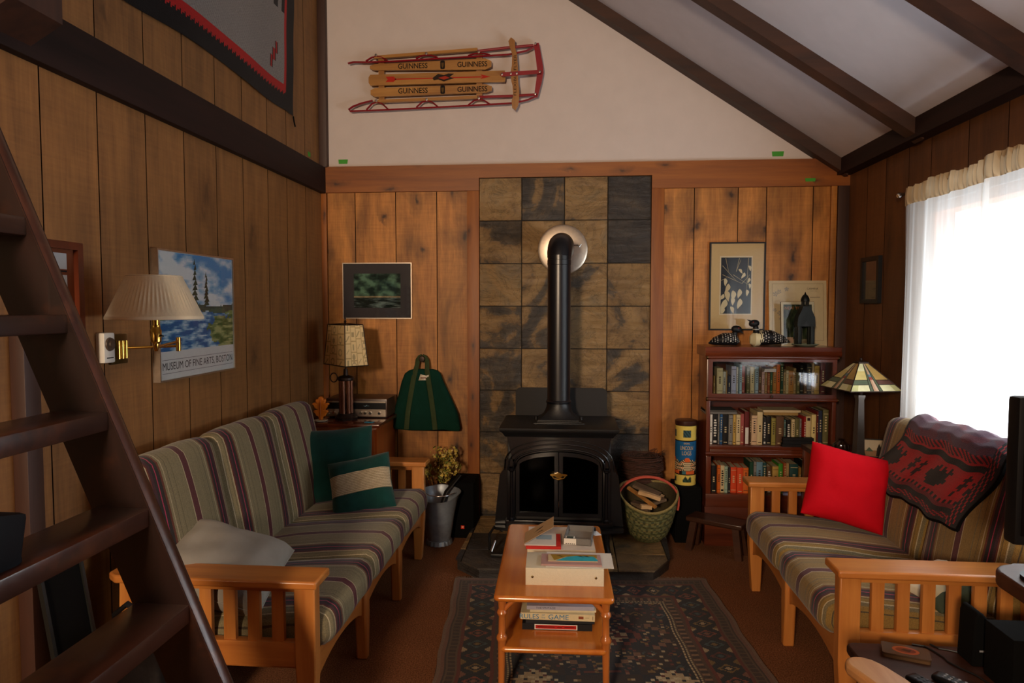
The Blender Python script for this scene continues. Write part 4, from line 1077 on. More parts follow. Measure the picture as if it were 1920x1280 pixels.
    for s in (-1, 1):
        b = B(); b.tube([(xc + s * .03 + (k - 2) * .048, yf + .022, .37 + .004 * math.sin(k * 2 + s)) for k in range(-1 + (s > 0), 4)], .018, 8); b.build('charred_log', M['twig'], t)
    # brass handle badge
    b = B(); b.prism([(xc - .052, .556), (xc - .042, .548), (xc - .022, .549), (xc - .012, .540), (xc, .536), (xc + .012, .540), (xc + .022, .549), (xc + .042, .548), (xc + .052, .556), (xc + .040, .562), (xc + .018, .562), (xc, .570), (xc - .018, .562), (xc - .040, .562)], yf - .022, yf - .012, 1)
    b.tube([(xc - .040, yf - .02, .549), (xc - .03, yf - .030, .538), (xc, yf - .034, .530), (xc + .03, yf - .030, .538), (xc + .040, yf - .02, .549)], .004, 8); b.build('brass_door_handle', M['brass'], t)['label'] = 'brass door handle'
    # bottom skirt, ash lip, side shields, legs
    b = B(); b.bb(xl - .01, xr + .01, yf - .008, 4.40, .235, .275, .008); b.build('base_skirt', M['enamel'], t)
    lip = [(xl - .07, yf + .06), (xl - .075, yf - .02)] + [(lerp(xl - .06, xr + .06, k / 12), yf - .035 - .055 * math.sin(PI * k / 12)) for k in range(13)] + [(xr + .075, yf - .02), (xr + .07, yf + .06)]
    b = B(); b.prism(lip, .222, .240, 2); b.build('ash_lip', M['iron'], t)
    for s, x in ((-1, xl), (1, xr)):
        b = B(); pr = [(x, .635), (x + s * .012, .635), (x + s * .022, .575), (x + s * .045, .54), (x + s * .060, .40), (x + s * .075, .245), (x, .245)]
        b.prism(pr, 4.02, 4.38, 1); b.build('side_shield', M['enamel'], t)
    for lx in (xl + .03, xr - .03):
        for ly in (4.04, 4.36):
            b = B(); b.tube([(lx, ly, .245), (lx, ly, .19), (lx * 1.03, ly - .008, .13), (lx * 1.07, ly - .014, .09), (lx * 1.08, ly - .016, HZ)], [.032, .026, .020, .018, .026], 12); b.build('leg', M['iron'], t)
    b = B(); b.prism(rrect(-.352, .28, .248, 1.012, .035), 4.475, 4.482, 1)
    for x in (-.30, .19): b.bb(x - .015, x + .015, 4.40, 4.475, .60, .63)
    b.build('rear_heat_shield', M['shield'], t)
    # flue boot and pipe
    px, py = -.064, 4.245; n = 32; b = B(); rings = []
    for z, k, hw, hd in ((.842, 0, .125, .105), (.852, 0, .125, .105), (.860, .12, .112, .098), (.885, .45, .092, .088), (.915, .8, .078, .078), (.94, 1, .074, .074), (.955, 1, .074, .074)):
        ring = []
        for j in range(n):
            a = 2 * PI * j / n; ca, sa = math.cos(a), math.sin(a)
            e = 1 / max(abs(ca), abs(sa)); q = lerp(e, 1, k)
            ring.append((px + hw * ca * q, py + hd * sa * q, z))
        rings.append(ring)
    b.loft(rings); b.build('flue_boot', M['iron'], t)
    b = B()
    for s in (-1, 1): b.lathe([(.010, .842), (.010, .862), (.001, .864)], (px + s * .14, py - .02, 0), 10)
    b.build('boot_bolt', M['iron'], t)
    b = B(); b.lathe([(.0765, .945), (.0785, .950), (.0785, .958), (.0745, .962), (.0715, .966), (.0715, 1.80), (.0735, 1.802), (.0735, 1.83), (.0715, 1.832), (.0715, 1.86)], (px, py, 0), 40, cap=False); b.build('stovepipe', M['pipe'], t)
    pts = [(px, py, 1.845)] + [(px + .0 + .012 * (1 - math.cos(R(a))), py + .085 * (1 - math.cos(R(a))), 1.845 + .085 * math.sin(R(a))) for a in (22, 45, 68, 90)] + [(px + .014, YB - .03, 1.932)]
    b = B(); b.tube(pts, [.074, .0765, .0765, .0765, .078, .078], 32); b.tube([(px + .014, 4.60, 1.931), (px + .014, 4.63, 1.931)], .081, 32, cap=False)
    b.build('pipe_elbow', M['pipe'], t)
    b = B(); b.lathe([(.060, -.012), (.155, -.010), (.170, -.004), (.172, .0), (.060, .0)], (-.048, YB - .016, 1.935), 56, 1); b.build('steel_wall_flange', M['steel'], t)['label'] = 'bright steel wall flange'
    b = B(); b.tube([(px + .07, 4.33, 1.93), (px + .115, 4.335, 1.93), (px + .125, 4.325, 1.918), (px + .135, 4.33, 1.935)], .004, 8); b.build('damper_key', M['chrome'], t)
stove()
def fire_tool():
    t = thing('ash_tool', 'small black iron tool with a bright grip on the slate left of the stove', 'fire tool', (-.42, 4.02, HZ))
    b = B(); b.box((-.40, 3.97, HZ + .012), (.11, .10, .02), .006); b.tube([(-.47, 4.0, HZ + .02), (-.48, 4.06, HZ + .09), (-.45, 4.10, HZ + .13), (-.40, 4.10, HZ + .10)], .008, 8); b.build('iron_stand', M['iron'], t)
    b = B(); b.tube([(-.455, 3.95, HZ + .024), (-.435, 4.0, HZ + .075)], .009, 10); b.build('bright_grip', M['chrome'], t)['label'] = 'bright metal grip'
fire_tool()

# ------------------------------------------------------------------ left of the stove
def bucket():
    cx, cy = -.842, 4.335
    t = thing('coal_bucket', 'galvanised steel coal bucket with a ribbed foot between the sofa and the stove', 'bucket', (cx, cy, 0))
    prof = [(.070, .022), (.076, .05), (.098, .19), (.110, .26), (.124, .295), (.127, .30), (.122, .298), (.106, .26), (.092, .19), (.070, .06), (.002, .05)]
    rings = []
    for r, h in prof:
        ring = []
        for j in range(44):
            a = 2 * PI * j / 44; lift = .060 * max(0, math.sin(a)) ** 1.5 * (h > .255) + .04 * abs(math.cos(a)) ** 3 * (h > .255)
            ring.append((cx + r * 1.04 * math.cos(a) * (1 + .10 * (h > .255) * max(0, math.cos(a))), cy + r * .95 * math.sin(a), h + lift))
        rings.append(ring)
    b = B(); b.loft(rings); b.build('pail', M['galv'], t)
    b = B(); b.lathe([(.080, 0), (.084, .004), (.078, .03), (.070, .03), (.070, 0)], (cx, cy, 0), 72, rad=lambda a, h: 1 + (.05 if int(round(a / (2 * PI / 72))) % 4 < 2 else 0)); b.build('ribbed_foot', M['galv'], t)
    b = B(); b.tube([(cx - .10, cy + .0, .335), (cx - .05, cy - .055, .328), (cx, cy - .065, .325), (cx + .06, cy - .05, .327), (cx + .105, cy, .335)], .0028, 8); b.build('wire_bail', M['chrome'], t)
    t2 = thing('ash_shovel', 'black iron shovel standing in the galvanised bucket', 'shovel', (-.84, 4.34, .08))
    b = B(); b.tube([(-.845, 4.33, .20), (-.80, 4.37, .33), (-.715, 4.43, .43)], [(.016, .010), (.018, .011), (.015, .010)], 10); b.build('handle', M['iron'], t2)
    b = B(); b.box((-.855, 4.325, .15), (.09, .02, .13), .006, rot=rot('Y', 20)); b.build('blade', M['iron'], t2)
bucket()
def dried_flowers():
    t = thing('dried_flowers', 'bunch of dried yellow-green hydrangea flowers in a dark pot behind the bucket', 'dried flowers', (-.90, 4.56, 0))
    b = B(); b.lathe([(.05, 0), (.07, .10), (.065, .22), (.055, .24), (.050, .23), (.05, .1), (.001, .02)], (-.90, 4.56, 0), 24); b.build('pot', M['bronze'], t)
    r2 = random.Random(4); cols = ['#c4a848', '#97943c', '#d2b860', '#707838', '#e0c880', '#7d682e']
    for k in range(13):
        hx, hy, hz = -.88 + r2.uniform(-.14, .15), 4.52 + r2.uniform(-.06, .05), r2.uniform(.38, .56)
        b = B(); b.tube([(-.90, 4.56, .2), (lerp(-.90, hx, .6), lerp(4.56, hy, .6), lerp(.2, hz, .6)), (hx, hy, hz)], .0025, 6); stem = b.build('stem', plain('dry_stem', '#5c4a28', .9) if k == 0 else M['twig'], t)
        b = B(); rad = r2.uniform(.040, .056)
        for q in range(46):
            d = Vector((r2.gauss(0, 1), r2.gauss(0, 1), r2.gauss(0, 1))).normalized(); c = Vector((hx, hy, hz)) + d * rad * r2.uniform(.75, 1)
            u = d.orthogonal().normalized(); w = d.cross(u); s = r2.uniform(.008, .014); col = r2.choice(cols); ang = r2.uniform(0, 6)
            for p in range(4):
                a = ang + p * PI / 2; e1 = u * math.cos(a) + w * math.sin(a); e2 = u * math.cos(a + .7) + w * math.sin(a + .7); e0 = u * math.cos(a - .7) + w * math.sin(a - .7)
                b.add([c, c + e0 * s * .7 + d * .003, c + e1 * s + d * .006, c + e2 * s * .7 + d * .003], [(0, 1, 2, 3)], 0, col)
        b.build('flower_head', M['print'], t)
dried_flowers()
def subwoofer():
    t = thing('subwoofer', 'black subwoofer box with a small red badge on the floor left of the stove', 'speaker', (-.71, 4.58, 0))
    b = B(); b.bb(-.80, -.625, 4.44, 4.70, .0, .375, .008); b.build('cabinet', M['matt'], t)
    b = B(); b.bb(-.795, -.63, 4.430, 4.441, .06, .37, .004); b.build('grille', M['matt'], t)
    F = frame((0, 4.4295, 0), (1, 0, 0), (0, 0, 1)); b = B(); b.rect(F, -.712, .068, -.690, .090, .0004, 0, '#d83018'); b.rect(F, -.707, .074, -.695, .084, .0007, 0, '#f0b090'); b.build('badge', M['print'], t)
subwoofer()
# ------------------------------------------------------------------ right of the stove
def baskets():
    cx, cy = .502, 4.32
    t = thing('log_basket', 'round green and straw coiled basket with a pink handle holding kindling, right of the stove', 'basket', (cx, cy, HZ))
    out = [(.055, HZ), (.078, HZ + .005), (.118, .115), (.150, .19), (.173, .28), (.182, .345)]
    N = 56; prof = []
    def rz(k):
        k *= len(out) - 1; i = min(int(k), len(out) - 2); q = k - i
        return lerp(out[i][0], out[i + 1][0], q), lerp(out[i][1], out[i + 1][1], q)
    tl = lambda x, y, z: (x, y + .0 * z, z + (y - cy) * .30 * (z - HZ) / .28)
    rings = []; seg = 128; b = B()
    for i in range(N + 1):
        r, z = rz(i / N); r += .0045 * abs(math.sin(i * PI / 4)); ring = []
        for j in range(seg):
            a = 2 * PI * j / seg; rr = r + .0018 * (j % 4 < 2)
            ring.append(tl(cx + rr * math.cos(a), cy + rr * math.sin(a), z + .035 * (z - HZ) / .3 * math.cos(a) ** 2))
        rings.append(ring)
    o0 = len(b.v); b.v += [Vector(p) for r_ in rings for p in r_]
    for i in range(N):
        for j in range(seg):
            b.f.append((o0 + i * seg + j, o0 + i * seg + (j + 1) % seg, o0 + (i + 1) * seg + (j + 1) % seg, o0 + (i + 1) * seg + j)); b.m.append(0); b.r.append(0)
            row = (i // 2) % 4 == 0; st_ = (j // 2 + i // 8) % 2
            b.c.append(('#a0935f' if st_ else '#5d5c38') if row else ('#6c6c42' if (j // 2 + i // 2) % 3 else '#454a2e'))
    b.f.append(tuple(o0 + j for j in range(seg))); b.m.append(0); b.r.append(0); b.c.append('#6f7a48')
    inn = [[tl(cx + (r - .012) * math.cos(2 * PI * j / seg), cy + (r - .012) * math.sin(2 * PI * j / seg), z + .035 * (z - HZ) / .3 * math.cos(2 * PI * j / seg) ** 2) for j in range(seg)] for r, z in (rz(1), rz(.7), rz(.35), rz(.12))]
    b.loft(inn, 0, '#4a4028', cap=False); b.add(inn[-1], [tuple(range(seg))], 0, '#3a3020'); b.build('coiled_body', M['wicker'], t)
    b = B(); b.tube([tl(cx + .182 * math.cos(R(a)), cy + .182 * math.sin(R(a)), .345 + .035 * math.cos(R(a)) ** 2) for a in range(0, 361, 8)], .008, 8, col='#a08e58'); b.build('rim', M['wicker'], t)
    hp = [(cx - .188 * math.cos(R(a)), cy - .01 + .02 * math.sin(R(a)), .335 + .135 * math.sin(R(a))) for a in range(-6, 181, 9)] + [(cx + .187, cy - .01, .30), (cx + .182, cy - .01, .27)]
    b = B()
    for k in (-1, 0, 1): b.tube([(p[0], p[1] + k * .011, p[2] - .002 * abs(k)) for p in hp], .0065, 8)
    b.build('handle', plain('pink_dyed_handle', '#c5513c', .7, 0, .2), t)['label'] = 'pink dyed handle'
    def stick(label, p, q, w, h, m):
        p, q = Vector(p), Vector(q); d = (q - p); L = d.length; d.normalize(); u = d.cross(Vector((0, 0, 1))).normalized(); v = u.cross(d)
        b = B(); b.loft([[P_ + u * (a * w / 2) + v * (c * h / 2) for a, c in ((-1, -1), (1, -1), (1, 1), (-1, 1))] for P_ in (p, p + d * L * .5 + v * .002, q)])
        o = b.build('kindling_stick', m); tag(o, label, 'kindling', 'kindling in the green basket')
    k1 = wood('pale_split_wood', '#b08a5a', '#d8b486', 0, .7, 30); k2 = wood('ochre_split_wood', '#8a5a26', '#b8803c', 0, .7, 30); k3 = wood('grey_bark_wood', '#4e3c2c', '#7a6248', 0, .8, 30)
    stick('thick pale square stick on top of the kindling in the green basket', (.435, 4.24, .395), (.565, 4.20, .365), .035, .022, k1)
    stick('long ochre stick slanting down through the green basket', (.375, 4.30, .405), (.53, 4.155, .325), .020, .016, k2)
    stick('wide flat grey board lying at the back of the green basket', (.42, 4.36, .41), (.57, 4.30, .36), .09, .016, k3)
    stick('short pale stub at the front of the green basket', (.44, 4.165, .325), (.505, 4.175, .320), .034, .022, k1)
    stick('short brown stick at the right of the green basket', (.52, 4.20, .335), (.60, 4.26, .345), .024, .018, k3)
    stick('dark bark stick low on the left inside the green basket', (.40, 4.30, .30), (.50, 4.24, .285), .05, .04, k3)
    stick('pale split wedge half buried at the back of the green basket', (.47, 4.40, .37), (.60, 4.34, .33), .04, .03, k1)
    t = thing('twig_basket', 'brown twig basket behind the green kindling basket, right of the stove', 'basket', (.485, 4.585, .36))
    b = B(); r2 = random.Random(8)
    for k in range(64):
        z = .385 + .165 * k / 64; R0 = .128 + .014 * math.sin((z - .385) / .165 * PI); a0 = r2.uniform(0, 6.28); ln = r2.uniform(3, 6.5); ti = r2.uniform(-.03, .03)
        b.tube([(.485 + (R0 + .006 * math.sin(q * 1.7 + k)) * math.cos(a0 + ln * q / 18), 4.585 + (R0 * .8 + .005 * math.cos(q * 2.1 + k)) * math.sin(a0 + ln * q / 18), z + ti * math.sin(q / 18 * PI)) for q in range(19)], r2.uniform(.0022, .004), 5)
    b.build('woven_twigs', M['twig'], t)
    b = B(); b.lathe([(.10, .37), (.120, .385), (.130, .46), (.118, .545), (.112, .54), (.10, .40), (.001, .39)], (.485, 4.585, 0), 30, rad=lambda a, h: 1 - .2 * abs(math.sin(a)) ** 2); b.build('inner_wall', plain('dark_bark', '#2b1a10', .9), t)
    b = B()
    for k in range(26):
        a0 = r2.uniform(0, 6.28); x, y = .485 + .11 * math.cos(a0), 4.585 + .09 * math.sin(a0); b.tube([(x, y, .53), (x + r2.uniform(-.03, .03), y + r2.uniform(-.02, .02), .565), (x + r2.uniform(-.06, .06), y + r2.uniform(-.03, .03), .56 + r2.uniform(0, .035))], .0016, 5)
    b.build('loose_twigs', M['twig'], t)
    t = thing('plastic_bag', 'clear plastic bag of packets under the brown twig basket', 'bag', (.47, 4.58, HZ))
    b = B(); b.rbox((.26, .17, .30), .04, 14, M=Matrix.Translation((.475, 4.585, HZ + .15)), fn=lambda q, p: q + .018 * NZ.noise_vector(q * 14)); b.build('film', M['film'], t)
    b = B(); b.bb(.39, .56, 4.53, 4.64, HZ + .01, HZ + .27, .02, col='#b9a89a'); b.build('packet', M['print'], t)
baskets()
def canister():
    t = thing('plinth_speaker', 'tall black speaker box on the floor under the toy canister, left of the bookcase', 'speaker', (.775, 4.56, 0))
    b = B(); b.bb(.695, .862, 4.47, 4.70, 0, .368, .006); b.build('cabinet', M['matt'], t)
    b = B(); b.bb(.702, .855, 4.462, 4.471, .03, .36, .003); b.build('grille', M['matt'], t)
    cx, cy, r, z0, z1 = .772, 4.56, .068, .368, .800
    t = thing('toy_canister', 'yellow and blue cardboard toy canister standing on the black speaker box', 'canister', (cx, cy, z0))
    W = lambda u, v, w: Vector((cx + (r + w) * math.sin(u / r), cy - (r + w) * math.cos(u / r), v))
    Y, K, BL, O, CR, GR = '#e0c862', '#181410', '#1c5f93', '#d9622a', '#d8c69c', '#3f6f74'
    r2 = random.Random(3); nu, nv = 84, 60
    def col(i, j):
        h = (j + .5) / nv; u = (i + .5) / nu; uu = (u * 4) % 1
        if h < .018 or h > .985: return K
        if h < .185: return (('#2f4a3a' if (i + j) % 5 else K) if .22 < uu < .75 and .07 < h < .14 + .02 * math.sin(uu * 20) else Y)
        if h < .20: return K
        if h < .245: return O if uu > .45 else (K if uu < .2 else GR)
        if h < .44 + .035 * (1 - abs(uu - .5) * 4):
            if h > .405: return O if abs(uu - .5) < .16 else (K if (i + j) % 3 else CR)
            if abs(uu - .5) < .22: return '#7a6a4a' if j % 2 else CR
            return [CR, K, '#8a7a50', O, CR, K][(i * 3 + j * 5 + (i // 3) * (j // 2)) % 6]
        if h < .735: return BL
        if h < .75: return K
        return (('#35585e' if (i + j) % 4 else K) if .25 < uu < .7 and .80 < h < .91 else Y)
    b = B(); us = [2 * PI * r * i / nu for i in range(nu + 1)]; vs = [lerp(z0, z1 - .028, j / nv) for j in range(nv + 1)]
    b.grid(lambda u, v: W(u - PI * r / 4 * 1.0, v, 0), us, vs, 0, col)
    for body, zz, h_, wd in (('ORIGINAL', .652, .011, .04), ('LINCOLN', .622, .026, .085), ('LOGS', .588, .026, .060)):
        b.text(lambda u, v, w: W(u - .004, v, w), body, 0, zz, h_, .0008, 0, '#ddb871', wd)
    b.poly(lambda u, v, w: W(u, v, w), [], 0) if 0 else None
    lb = b.build('printed_label', M['print'], t)
    b = B(); b.lathe([(r - .001, z0), (r - .001, z1 - .03)], (cx, cy, 0), 48); b.build('tube', M['print'], t)
    b = B(); b.lathe([(r + .002, z1 - .030), (r + .003, z1 - .026), (r + .003, z1 - .004), (r - .004, z1), (.001, z1)], (cx, cy, 0), 48); b.build('lid', plain('brown_tin_lid', '#3c2018', .35), t)
canister()
def stool():
    A, Bq = Vector((.742, 4.345, .22)), Vector((1.045, 4.165, .22))
    d = (Bq - A); L = d.length; ang = math.atan2(d.y, d.x); mid = (A + Bq) / 2 + Vector((-math.sin(ang), math.cos(ang), 0)) * .075
    t = thing('footstool', 'low dark rustic wooden footstool on the carpet in front of the bookcase', 'stool', (mid.x, mid.y, 0), ang)
    b = B(); b.prism([(-L / 2, -.08), (-.05, -.086), (L / 2, -.078), (L / 2 + .006, .06), (.02, .076), (-L / 2 + .01, .066)], .190, .220, 2); o = b.build('plank_seat', M['darkwood'], t, local=True); md = o.modifiers.new('softened_edge', 'BEVEL'); md.width = .006; md.segments = 2; md.limit_method = 'ANGLE'
    for sx in (-1, 1):
        for sy in (-1, 1):
            x, y = sx * (L / 2 - .045), sy * .045
            b = B(); b.loft([[(x + a * .021 + sx * e, y + c * .016 + sy * e * .6, z) for a, c in ((-1, -1), (1, -1), (1, 1), (-1, 1))] for z, e in ((0, .028), (.195, 0))]); b.build('leg', M['darkwood'], t, local=True)
    b = B(); b.bb(-L / 2 + .05, L / 2 - .05, -.012, .012, .165, .190, .003); b.build('cross_batten', M['darkwood'], t, local=True)
stool()

# ================================================================== RUG AND COFFEE TABLE
def persian_rug():
    ang = math.atan2(.105, 1.411); W, H = 1.415, 2.05
    t = thing('oriental_rug', 'dark red and navy patterned oriental rug under the coffee table', 'rug', (.0705, 3.816, 0), ang)
    nu, nv = 178, 258; r2 = random.Random(21)
    motif = [[r2.random() for _ in range(140)] for _ in range(300)]
    brown, navy, rust, cream, pink, gold, teal = '#261713', '#12141d', '#5a2419', '#a08a68', '#754a3a', '#73582b', '#36484c'
    def dia(i, j, p, q): return abs((i % p) - p / 2 + .5) / (p / 2) + abs((j % q) - q / 2 + .5) / (q / 2)
    def col(i, j):
        e = min(i, nu - 1 - i); f = min(j, nv - 1 - j); d = min(e, f); s = j if e < f else i
        if d < 2: return '#6f5442'
        if d < 4: return '#6b4636'
        if d < 11: return '#553e2b' if (s % 4 == 0 and 5 < d < 10) else ('#3a261c' if d not in (5, 10) else '#55402e')
        if d < 13: return '#5e2418'
        if d < 29:
            k = dia(s, d - 13, 13, 16)
            if k < .30: return [gold, pink, cream, teal][(s // 13) % 4]
            if k < .52: return navy
            if k < .72: return [rust, teal, '#7d3a28', gold][(s // 13 + 1) % 4]
            if k > 1.55: return [pink, cream, gold][(s // 7) % 3]
            return navy
        if d < 31: return '#5e2418'
        if d < 38: return ('#7a5a40' if s % 5 < 2 else '#33221a') if 32 < d < 37 else '#4a3224'
        if d < 39: return '#a8966f' if s % 2 else '#5f5039'
        if d == 39: return '#2a1a16'
        if d < 41: return '#b09a74' if s % 3 else '#55402e'
        ci = abs(i - nu / 2 + .5); jj = j
        cj = (j - 40) % 88; m = ci / 46 + abs(cj - 44) / 38
        h = motif[int(jj) // 2][int(ci) // 2]
        # stepped cream medallions, navy ground, scattered mirrored motifs
        st_ = int(ci) // 4 / 11.5 + int(abs(cj - 44)) // 4 / 9.5
        if st_ < .30: return [rust, navy, cream][int(h * 3)]
        if st_ < .42: return cream if h > .25 else rust
        if st_ < .50: return navy
        if st_ < .56: return '#5e2418'
        if .96 < st_ < 1.02: return '#6d4a36'
        s2 = int(abs(ci - 36)) // 3 / 7 + abs(j - 114) // 3 / 7
        if s2 < .92: return [cream, cream, '#b8a684', rust, navy][int(h * 5)] if s2 > .25 else rust
        if s2 < 1.05: return navy
        k = dia(int(ci) + 6, jj, 14, 16)
        if k < .22: return [cream, pink, gold, rust][(int(ci + 6) // 14 * 3 + jj // 16) % 4]
        if .42 < k < .58 and h > .35: return [rust, '#4d3b30', gold, teal][(int(ci + 6) // 14 + jj // 16) % 4]
        if h > .86: return [pink, gold, cream, rust, rust][int(h * 100) % 5]
        return navy if (int(ci) // 20 + jj // 26) % 2 else brown
    b = B(); us = [lerp(-W / 2, W / 2, i / nu) for i in range(nu + 1)]; vs = [lerp(-H, 0, j / nv) for j in range(nv + 1)]
    wv = lambda u, v: .004 * math.sin(v * 11) * (abs(u) / .7) + .003 * math.sin(v * 23 + u)
    b.grid(lambda u, v: (u + wv(u, v), v + .004 * math.sin(u * 13), .009 + .0012 * NZ.noise(Vector((u * 5, v * 5, 0)))), us, vs, 0, col)
    o = b.build('pile', M['wool'], t, local=True)
    b = B(); b.bb(-W / 2 + .003, W / 2 - .003, -H + .004, -.004, .0015, .0060); b.build('backing', plain('rug_backing', '#4a3426', .95), t, local=True)
    b = B()
    for k in range(150):
        x = lerp(-W / 2 + .01, W / 2 - .01, k / 149); b.tube([(x, -.002, .007), (x + r2.uniform(-.004, .004), .014, .006), (x + r2.uniform(-.009, .009), .026 + r2.uniform(0, .008), .004)], .0018, 4, col='#8a6a50')
    b.build('fringe', M['wool'], t, local=True)
persian_rug()
TZ = .44
def coffee_table():
    ang = R(1.2); t = thing('coffee_table', 'narrow amber maple coffee table with a lower shelf on the oriental rug', 'table', (-.063, 2.985, 0), ang)
    w, l = .463, .875
    b = B(); b.prism(rrect(-w / 2, -l / 2, w / 2, l / 2, .022), TZ - .024, TZ, 2); o = b.build('table_top', M['table'], t, local=True); md = o.modifiers.new('rounded_edge', 'BEVEL'); md.width = .010; md.segments = 3; md.limit_method = 'ANGLE'
    sz = .228
    b = B(); b.prism(rrect(-.208, -.415, .208, .40, .02), sz - .022, sz, 2); o = b.build('lower_shelf', M['table'], t, local=True); md = o.modifiers.new('rounded_edge', 'BEVEL'); md.width = .009; md.segments = 3; md.limit_method = 'ANGLE'
    for sx in (-1, 1):
        for sy in (-1, 1):
            x, y = sx * .200, sy * .395
            prof = [(.012, .010), (.013, .12), (.0145, .20), (.016, .245), (.020, .252), (.022, .26), (.018, .270), (.0135, .276), (.0135, .345), (.018, .352), (.021, .36), (.018, .368), (.014, .374), (.016, .395), (.020, .417)]
            b = B(); rings = []
            for r, z in prof: rings.append([(x + sx * .004 * (1 - z / .42) + r * math.cos(2 * PI * k / 20), y + r * math.sin(2 * PI * k / 20), z) for k in range(20)])
            b.loft(rings); b.build('turned_leg', M['table_z'], t, local=True)
            b = B(); b.tube([(x, y, .352), (x - sx * .012, y, .376), (x - sx * .034, y, .398), (x - sx * .055, y, .416)], .010, 10); b.build('leg_brace', M['table_z'], t, local=True)
coffee_table()

BOOKCOL = {'ochre': '#8a6428', 'cream': '#cdb98c', 'grey-white': '#b4b0a4', 'tan': '#a98a5c', 'navy': '#232a40', 'lavender': '#b4b4cc', 'white': '#d5d0c4', 'pale blue': '#9fb8c4', 'dusty red': '#9a4a44', 'olive': '#5f5a34', 'brown': '#5c4028', 'pink': '#cba6a0', 'rust': '#9a4e2c', 'green': '#2f5a38', 'amber': '#b07834', 'orange': '#d0641e', 'dark green': '#17402c', 'black': '#151314', 'charcoal': '#2a2a2c', 'beige': '#bfa88a', 'mustard': '#b8954a', 'dark red': '#5e1a18', 'grey': '#7c7a74', 'blue': '#24507c', 'peach': '#cfae8a', 'olive yellow': '#8f8440', 'teal': '#4a6a68', 'red': '#96201c', 'pale yellow': '#d6c284', 'vermilion': '#d4461c', 'pale green': '#9ab09a', 'steel blue': '#66889a', 'dark teal': '#1d4242', 'bright green': '#3d8a2a'}
def lying_book(name, label, cat, c, size, ang, cover, pages='#d9cdb2', title=None, parent_group=None, hard=True, tilt=0, spine=None):
    w, d, h = size
    t = thing(name, label, cat, (c[0], c[1], c[2]), R(ang), parent_group)
    b = B(); k = .0025 if hard else .0012
    for z0, z1 in ((0, k), (h - k, h)): b.bb(-w / 2, w / 2, -d / 2, d / 2, z0, z1, .0, col=cover)
    b.bb(-w / 2, w / 2, -d / 2, -d / 2 + k, k, h - k, .0, col=spine or cover); b.build('cover', M['book'], t, local=True)
    b = B(); b.bb(-w / 2 + .004, w / 2 - .004, -d / 2 + k, d / 2 - .004, k, h - k, col=pages); b.build('pages', M['print'], t, local=True)
    if title:
        F = frame((0, -d / 2 - .0003, 0), (1, 0, 0), (0, 0, 1)); b = B(); title(b, F); b.build('spine_print', M['print'], t, local=True)
    return t
